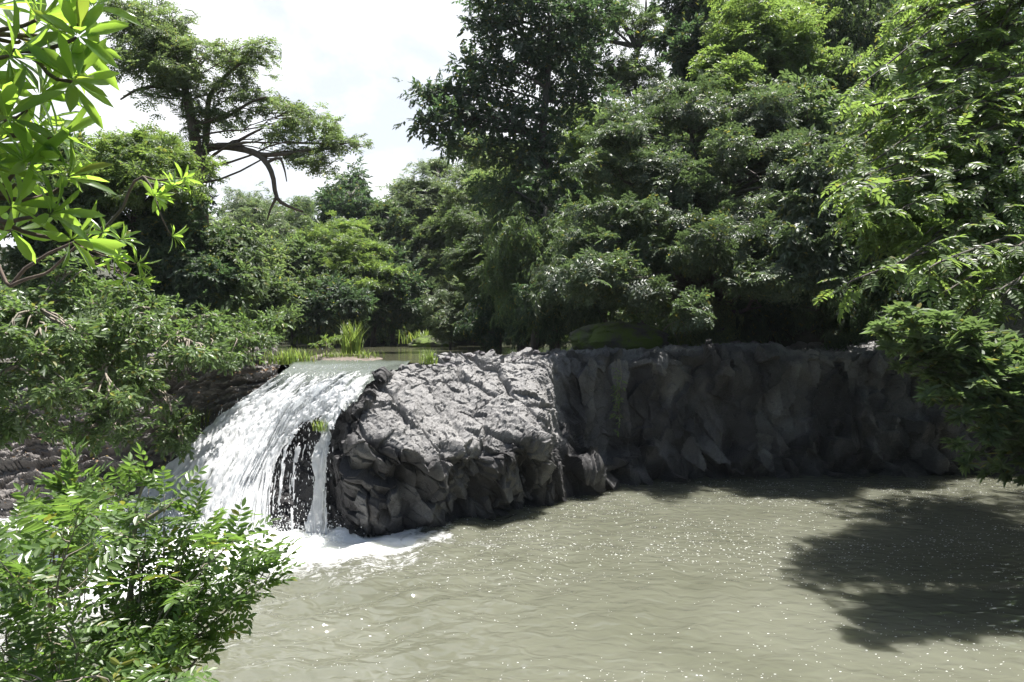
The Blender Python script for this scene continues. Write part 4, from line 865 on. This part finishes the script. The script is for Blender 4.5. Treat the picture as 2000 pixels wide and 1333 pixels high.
# glossy bush low on the right
rng = np.random.default_rng(62)
rb = empty('laurel_bush', (9.1, 10.3, float(ground_z(9.1, 10.3)))); tag(rb, 'dark glossy bush with leaf rosettes hanging over the pool at the right edge', 'bush')
tr, cr = MB(), MB(); b0 = np.array([9.1, 10.3, 1.3])
def in_bush(x_, y_):
    return y_ > np.interp(x_, [1712, 1760, 1830, 1900, 1960, 2010], [640, 600, 600, 640, 690, 680]) and y_ < np.interp(x_, [1712, 1760, 1790, 1830, 1860, 1870, 1950, 2010], [655, 735, 760, 800, 905, 920, 930, 950]) and not (x_ > 1870 and 640 < y_ < 690)
k = 0
while k < 135:
    x_, y_ = rng.uniform(1712, 2120), rng.uniform(598, 945)
    if not in_bush(min(x_, 2005), y_): continue
    k += 1; e = P(x_, y_, rng.uniform(9.3, 10.9)); a = b0 + np.array([rng.normal(0, .25), rng.normal(0, .25), rng.uniform(-.4, 1.2)])
    bough(tr, cr, rng, [a, a + (e - a) * .55 + np.array([0, 0, .45]), e], .014, WH, .20, .32, .30, (.5, .5), .0, start=.5)
tr.build('trunk', BARK, rb, True, False); cr.build('crown', LM['mid'], rb, False)

# foreground shrubs at the lower left
def near_shrub(label, base, ends, size, seed, tint=.5, name='foreground_shrub', stems=(), step=.17, side=.32, r0=.012, sprig=PH, group='leafy shrubs at the lower left', mat='shrub'):
    rng = np.random.default_rng(seed); b = np.asarray(base, float); root = tag(empty(name, b), label, 'shrub', group); tr, cr = MB(), MB()
    for q in stems: c_ = catmull(np.array([P(*w) for w in q]), 16); tube(tr, c_, np.linspace(.022, .008, 16), 7, .1)
    for (x_, y_, Y) in ends:
        e = P(x_, y_, Y); a = b + rng.normal(0, .08, 3); m1 = a + (e - a) * .55 + np.array([0, 0, .12]) + rng.normal(0, .07, 3)
        bough(tr, cr, rng, [a, m1, e], r0, sprig, size, step, side, (np.clip(tint + rng.normal(0, .12), 0, 1), .5), .15, start=.4)
    tr.build('stems', TWIG, root, True, False); cr.build('leaves', LM[mat], root, False)
rng = np.random.default_rng(63)
def ends(n, pts, Y0, Y1, j=28, dy=30): return [(x_ + rng.normal(0, j) - 8, y_ + dy + rng.normal(0, j * .7), rng.uniform(Y0, Y1)) for (x_, y_) in pts for _ in range(n)]
near_shrub('upright sapling with a bare stem standing before the white water', P(245, 1330, 5.0) + np.array([0, 0, -.5]), ends(1, [(290, 905), (330, 925), (240, 935), (350, 985), (400, 1000), (200, 950), (300, 960), (420, 1050), (260, 985), (380, 1070), (320, 1040), (430, 1010), (200, 1010)], 4.9, 5.3, 12), .24, 71, .6, stems=[[(240, 1250, 5.1), (262, 1100, 5.1), (266, 1000, 5.1), (285, 930, 5.1)], [(264, 1030, 5.1), (310, 1000, 5.1), (370, 965, 5.1)]], step=.16, side=.22)
near_shrub('broad shrub filling the lower left corner with sunlit compound leaves', P(120, 1500, 4.4), ends(1, [(40, 1030), (120, 1000), (60, 1110), (160, 1090), (20, 1180), (130, 1180), (60, 1260), (180, 1250), (110, 1310), (230, 1180), (10, 1080), (250, 1290)], 4.0, 4.9), .25, 72, .5, stems=[[(130, 1290, 4.4), (60, 1190, 4.4), (5, 1120, 4.5)]])
near_shrub('low shrub reaching right over the pool with a drooping tip', P(260, 1450, 4.7), ends(1, [(330, 1130), (400, 1120), (470, 1120), (520, 1110), (555, 1140), (540, 1170), (440, 1160), (360, 1190), (300, 1220), (420, 1210), (340, 1260), (395, 1250), (280, 1150), (480, 1165), (300, 1300)], 4.5, 5.2, 18, -25), .24, 73, .5)
near_shrub('dark leaved shrub at the very bottom left under the broad one', P(200, 1560, 3.9), ends(1, [(60, 1330), (160, 1330), (260, 1320), (330, 1300), (210, 1280), (100, 1290), (20, 1290), (350, 1270)], 3.7, 4.2), .23, 74, .35)
near_shrub('sprig topped shrub on the bank between the sapling and the rock bank', P(80, 1300, 6.4), ends(1, [(120, 975), (60, 985), (150, 1010), (90, 1040), (180, 960), (20, 1010), (150, 960)], 5.6, 6.4, 20), .25, 75, .6)
near_shrub('thin dark leaved seedling standing against the layered rock bank', P(160, 1180, 8.2), ends(1, [(145, 900), (130, 935), (165, 930), (120, 960), (175, 965), (140, 880)], 8.0, 8.4, 8), .26, 76, .2, sprig=SH, step=.16, side=.2)

# plumeria branches top left
def rosette_sprigs():
    r = np.random.default_rng(9); out = []
    for _ in range(8):
        S = Sprig(); m = 13
        for i in range(m):
            a = i * 2.399 + r.normal(0, .15); e = np.interp(i, [0, m - 1], [-.35, 1.0]) + r.normal(0, .15); fw = np.array([math.cos(a) * math.cos(e * .9), math.sin(e * .9) + .25, math.sin(a) * math.cos(e * .9)])
            S.leaf(T_leaf('P', r.uniform(.09, .12), r.uniform(.03, .06), r.uniform(.03, .16)), (math.cos(a) * .02, .012 * i, math.sin(a) * .02), fw, np.array([-fw[0] * .3, .8, .6 - fw[2] * .3]), r.uniform(.75, 1.08))
        out.append(S.done())
    return out
ROS = rosette_sprigs()
def plumeria(label, base, tips, size, seed, joint, leaves_mat='plum'):
    kk = .5 if base[1] > 6 else .62
    rng = np.random.default_rng(seed); b = np.asarray(base, float); gz = float(ground_z(b[0], b[1])); root = tag(empty('frangipani_tree', (b[0], b[1], gz)), label, 'tree', 'big leaved trees at the left'); tr, cr = MB(), MB()
    J = [P(*j) for j in joint]; tube(tr, catmull(np.array([[b[0], b[1], gz - .3], b] + [J[0]]), 14), kk * np.linspace(.08, .04, 14), 9, .1)
    for j in J[1:]: pl = curve(b if len(J) < 2 else J[0], j, rng, n=9); tube(tr, pl, kk * np.linspace(.042, .028, 9), 8, .1)
    pos, fw, up = [], [], []
    for (x_, y_, Y) in tips:
        e = P(x_, y_, Y); a = J[int(np.argmin([np.linalg.norm(e - j) for j in J]))]; pl = curve(a, e, rng, sag=.06, n=9); tube(tr, pl, kk * np.linspace(.026, .014, 9), 7, .1)
        pos.append(e); d_ = nrm(pl[-1] - pl[-3]); fw.append(nrm(d_ * .8 + np.array([.25, -.1, .35]) + rng.normal(0, .2, 3))); up.append(nrm(rng.normal(size=3)))
    m = len(pos); foliage(cr, np.array(pos), np.array(fw), np.array(up), size * rng.uniform(.85, 1.15, m), ROS, rng, np.stack([rng.uniform(.3, .7, m), rng.uniform(.4, .65, m)], -1))
    tr.build('trunk', BARK2, root, True, False); cr.build('leaves', LM[leaves_mat], root, True)
rng = np.random.default_rng(64)
tips = [t_ for t_ in [(70, 40, 3.4), (150, 75, 3.4), (15, 110, 3.3), (140, 160, 3.4), (75, 190, 3.5), (10, 235, 3.3), (105, 270, 3.5), (45, 320, 3.4), (130, 350, 3.5), (20, 405, 3.4), (95, 420, 3.4), (60, 480, 3.5), (135, 470, 3.6), (-20, 20, 3.4), (-25, 330, 3.4), (-30, 160, 3.4), (10, 500, 3.5), (40, 80, 3.6), (30, 360, 3.6), (-10, 280, 3.5), (70, 250, 3.7), (20, 450, 3.7), (110, 110, 3.7), (180, 20, 3.5)] if t_[1] < 475]
plumeria('big leaved tree with long glossy translucent leaves reaching in from the top left corner', (-3.9, 3.6, 4.2), tips, .25, 81, [(-180, 520, 3.6), (-90, 250, 3.5), (-70, 400, 3.4), (-60, 60, 3.5)])
plumeria('smaller big leaved branch with star shaped leaf tufts before the dark left trees', (-6.2, 8.0, 4.4), [(335, 365, 8), (355, 350, 8.1), (300, 385, 7.9), (335, 460, 8), (310, 378, 8.2), (200, 455, 7.8), (235, 470, 7.8), (220, 505, 7.7), (265, 515, 7.8), (240, 545, 7.8), (275, 545, 7.9), (205, 500, 7.9), (165, 470, 7.8)], .22, 82, [(20, 560, 8), (280, 345, 8), (150, 480, 7.9)])

# ------------------------------------------------------------------ gravel bar, grasses, boulders, small things
bx = np.linspace(-1, 1, 90); BX, BY = np.meshgrid(bx, bx, indexing='ij')
ey = BY * 2.1 + 20.2; ex = (-.25 + BX * .068) * ey
hgt = .22 * (1 - np.clip(BX ** 2 + BY ** 2, 0, 1.3)) + .05 * fbm(np.stack([ex * 3, ey * 3, 0 * ex], -1), 4, 85)
mb = MB(); mb.add(np.stack([ex, ey, 3.14 + hgt], -1), grid_faces(90, 90)); tag(mb.build('gravel_bar', GRAVEL, None, True, False), kind='structure')

def blades(mb, rng, base, n, h, spread, width, lean=.35):
    base = np.asarray(base, float); b = base + np.concatenate([rng.normal(0, spread, (n, 2)), np.zeros((n, 1))], 1)
    a = rng.random(n) * 6.28; d_ = np.stack([np.cos(a), np.sin(a), 0 * a], -1); hh = h * rng.uniform(.5, 1.1, n); ln = lean * rng.uniform(.3, 1.6, n)
    t = np.array([0, .4, .75, 1.]); wd = np.array([.8, 1, .65, .05]) * width
    cen = b[:, None] + d_[:, None] * (hh * ln)[:, None, None] * (t ** 2)[None, :, None] + np.array([0, 0, 1.]) * (hh[:, None] * (t - .35 * ln[:, None] * t ** 2))[..., None]
    sd_ = np.stack([-d_[:, 1], d_[:, 0], 0 * a], -1)[:, None] * wd[None, :, None]
    V = np.stack([cen - sd_, cen + sd_], 2).reshape(n, 8, 3); f = np.array([[0, 1, 3, 2], [2, 3, 5, 4], [4, 5, 7, 6]])
    ti = np.repeat(rng.random((n, 1, 3)), 8, 1); ti[..., 2] = rng.random((n, 1)) ** .5
    mb.add(V, (f[None] + 8 * np.arange(n)[:, None, None]).reshape(-1, 4), ti.reshape(-1, 3))
rng = np.random.default_rng(91)
for lb, px, py, Y, n, h, sp_, w in [
  ('bright grass clump at the water edge left of the gravel bar', 575, 712, 17.5, 250, .48, .24, .010), ('grass clump on the rock lip left of the bright water edge clump', 540, 712, 17.2, 110, .42, .2, .010), ('tall reedy grass on the gravel bar', 688, 692, 19.6, 150, 1.05, .12, .014), ('low grass at the right tip of the gravel bar', 712, 700, 19.2, 110, .28, .22, .009), ('short grass in the middle of the gravel bar', 655, 698, 19.0, 120, .22, .25, .009),
  ('lone grass tuft on the left tip of the dark ledge', 838, 712, 15.9, 80, .42, .07, .008), ('tiny grass sprout on the ledge top near the mossy boulder', 1178, 690, 20.5, 22, .32, .05, .008), ('small green patch on the far shore below the drooping tree', 822, 672, 41, 260, .9, .5, .03), ('wispy grass on the rock face beside the waterfall', 372, 835, 15.9, 110, .5, .2, .01), ('small grass patch growing in the gap of the waterfall', 628, 842, 13.35, 60, .26, .07, .007), ('sunlit grass under the trees behind the gravel bar', 630, 672, 38, 240, .6, .8, .03)]:
    b = P(px, py, Y); root = tag(empty('grass_tuft', b), lb, 'grass tuft', 'grass tufts'); mb = MB(); blades(mb, rng, b, n, h, sp_, w); mb.build('blades', LM['grass'], root, False)
# leafy weed on the gravel bar
mb_t, mb_l = MB(), MB(); wb = P(636, 696, 19.3); root = tag(empty('weed', wb), 'small leafy weed beside the tall reedy grass on the gravel bar', 'plant')
for k in range(9):
    e = wb + np.array([rng.normal(0, .12), rng.normal(0, .12), rng.uniform(.25, .55)]); tube(mb_t, curve(wb, e, rng, n=5), np.linspace(.008, .004, 5), 4); clump(mb_l, rng, e, (.09, .09, .07), 7, .12, SPR[SR])
mb_t.build('stems', TWIG, root, True, False); mb_l.build('leaves', LM['bright'], root, False)

def boulder(name, label, c, r, seed, mat, cat='boulder', group=None, sub=64, amp=.25):
    a = np.linspace(0, 2 * np.pi, sub); e = np.linspace(-1.5, 1.5707, sub // 2); A, E = np.meshgrid(a, e, indexing='ij')
    d_ = np.stack([np.cos(A) * np.cos(E), np.sin(A) * np.cos(E), np.sin(E)], -1); o_, c_ = facets(d_ * 1.3 + seed, (.7, .7, .7), seed, 1.)
    k = 1 + amp * o_ + .12 * fbm(d_ * 2.3 + seed, 4, seed); V = d_ * k[..., None] * np.asarray(r) + np.asarray(c)
    mb = MB(); mb.add(V, grid_faces(sub, sub // 2)); root = mb.build(name, mat, None, False, False); return tag(root, label, cat, group)
boulder('mossy_boulder', 'mossy green boulder in deep shade at the back of the ledge', P(1210, 664, 20.6), (1.45, .9, .55), 7, MOSS, sub=120, amp=.12)
boulder('mossy_boulder', 'small mossy mound on the far shore below the drooping tree', P(845, 674, 40), (1.3, 1.2, .55), 9, MOSS, amp=.12)
for i in range(46):
    j = int(rng.integers(330, 560)); vi = int(rng.uniform(290, 350)); c_ = ROCKG[j, vi]; s_ = rng.uniform(.04, .13)
    boulder('loose_stone', 'small broken stone lying on the sunny top of the rock ledge', c_ + np.array([0, 0, s_ * .25]), (s_ * rng.uniform(.8, 1.5), s_, s_ * .55), 20 + i, ROCK1, 'stone', 'loose stones on the ledge top', 14, .5)

# dry leaves on the left bank rock
mb = MB(); n = 1500; ui = rng.integers(80, NU2 - 40, n); vi = rng.integers(60, 330, n); b = LEFTG[ui, vi] + np.array([0, 0, .012])
S = Sprig(); S.leaf(T_leaf('R', .25, .08, .1), (0, 0, 0), (0, 1, 0), (0, 0, 1), 1.); S.done()
foliage(mb, b, nrm(rng.normal(size=(n, 3)) * np.array([1, 1, .3])), nrm(np.array([0, 0, 1.]) + rng.normal(0, .4, (n, 3))), rng.uniform(.05, .12, n), [S], rng)
tag(mb.build('leaf_litter', LM['litter'], None, False), kind='stuff')

# creeper on the wall
vm_, vl = MB(), MB(); v0 = P(1205, 705, 17.8); root = tag(empty('hanging_creeper', v0), 'thin leafy creeper hanging down the shaded rock face below the mossy boulder', 'creeper')
for k in range(4):
    e = P(1203 + rng.normal(0, 6), rng.uniform(770, 850), 17.6); pl = curve(v0 + np.array([rng.normal(0, .06), -.05, .05]), e, rng, n=9, wig=.03); tube(vm_, pl, np.linspace(.007, .003, 9), 4)
    for j in range(2, 9): clump(vl, rng, pl[j], (.06, .05, .06), 3, .09, SPR[SR], .6)
vm_.build('stems', TWIG, root, True, False); vl.build('leaves', LM['bright'], root, False)

# bare arching twig on the ledge
mb = MB(); pts = [P(1287, 674, 20.8), P(1293, 650, 20.7), P(1312, 632, 20.6), P(1345, 624, 20.6), P(1365, 626, 20.7)]
tube(mb, catmull(np.array(pts), 20), np.linspace(.022, .008, 20), 6)
for a_, b_ in (((1330, 626), (1338, 660)), ((1312, 632), (1326, 672)), ((1345, 624), (1352, 655))): tube(mb, curve(P(*a_, 20.6), P(*b_, 20.8), rng, n=7), np.linspace(.012, .005, 7), 5)
tag(mb.build('bare_branch', TWIG, None, True, False), 'pale bare arching twig right of the mossy boulder on the ledge', 'branch')

# ------------------------------------------------------------------ thin humid air
def add_haze():
    m, t, out = new_mat('humid_air'); m.node_tree.nodes.clear(); out = N(t, 'ShaderNodeOutputMaterial')
    pv = N(t, 'ShaderNodeVolumePrincipled', inp={'Color': (.86, .92, 1., 1), 'Density': .0002, 'Anisotropy': .1}); t.links.new(pv.outputs[0], out.inputs['Volume'])
    x0, x1, y0, y1, z0, z1 = -405, 405, -65, 605, -4, 90
    V = np.array([[x, y, z] for x in (x0, x1) for y in (y0, y1) for z in (z0, z1)], float)
    mb = MB(); mb.add(V, np.array([[0, 1, 3, 2], [4, 6, 7, 5], [0, 4, 5, 1], [2, 3, 7, 6], [0, 2, 6, 4], [1, 5, 7, 3]]))
    tag(mb.build('haze', m, None, False, False), kind='stuff')
add_haze()
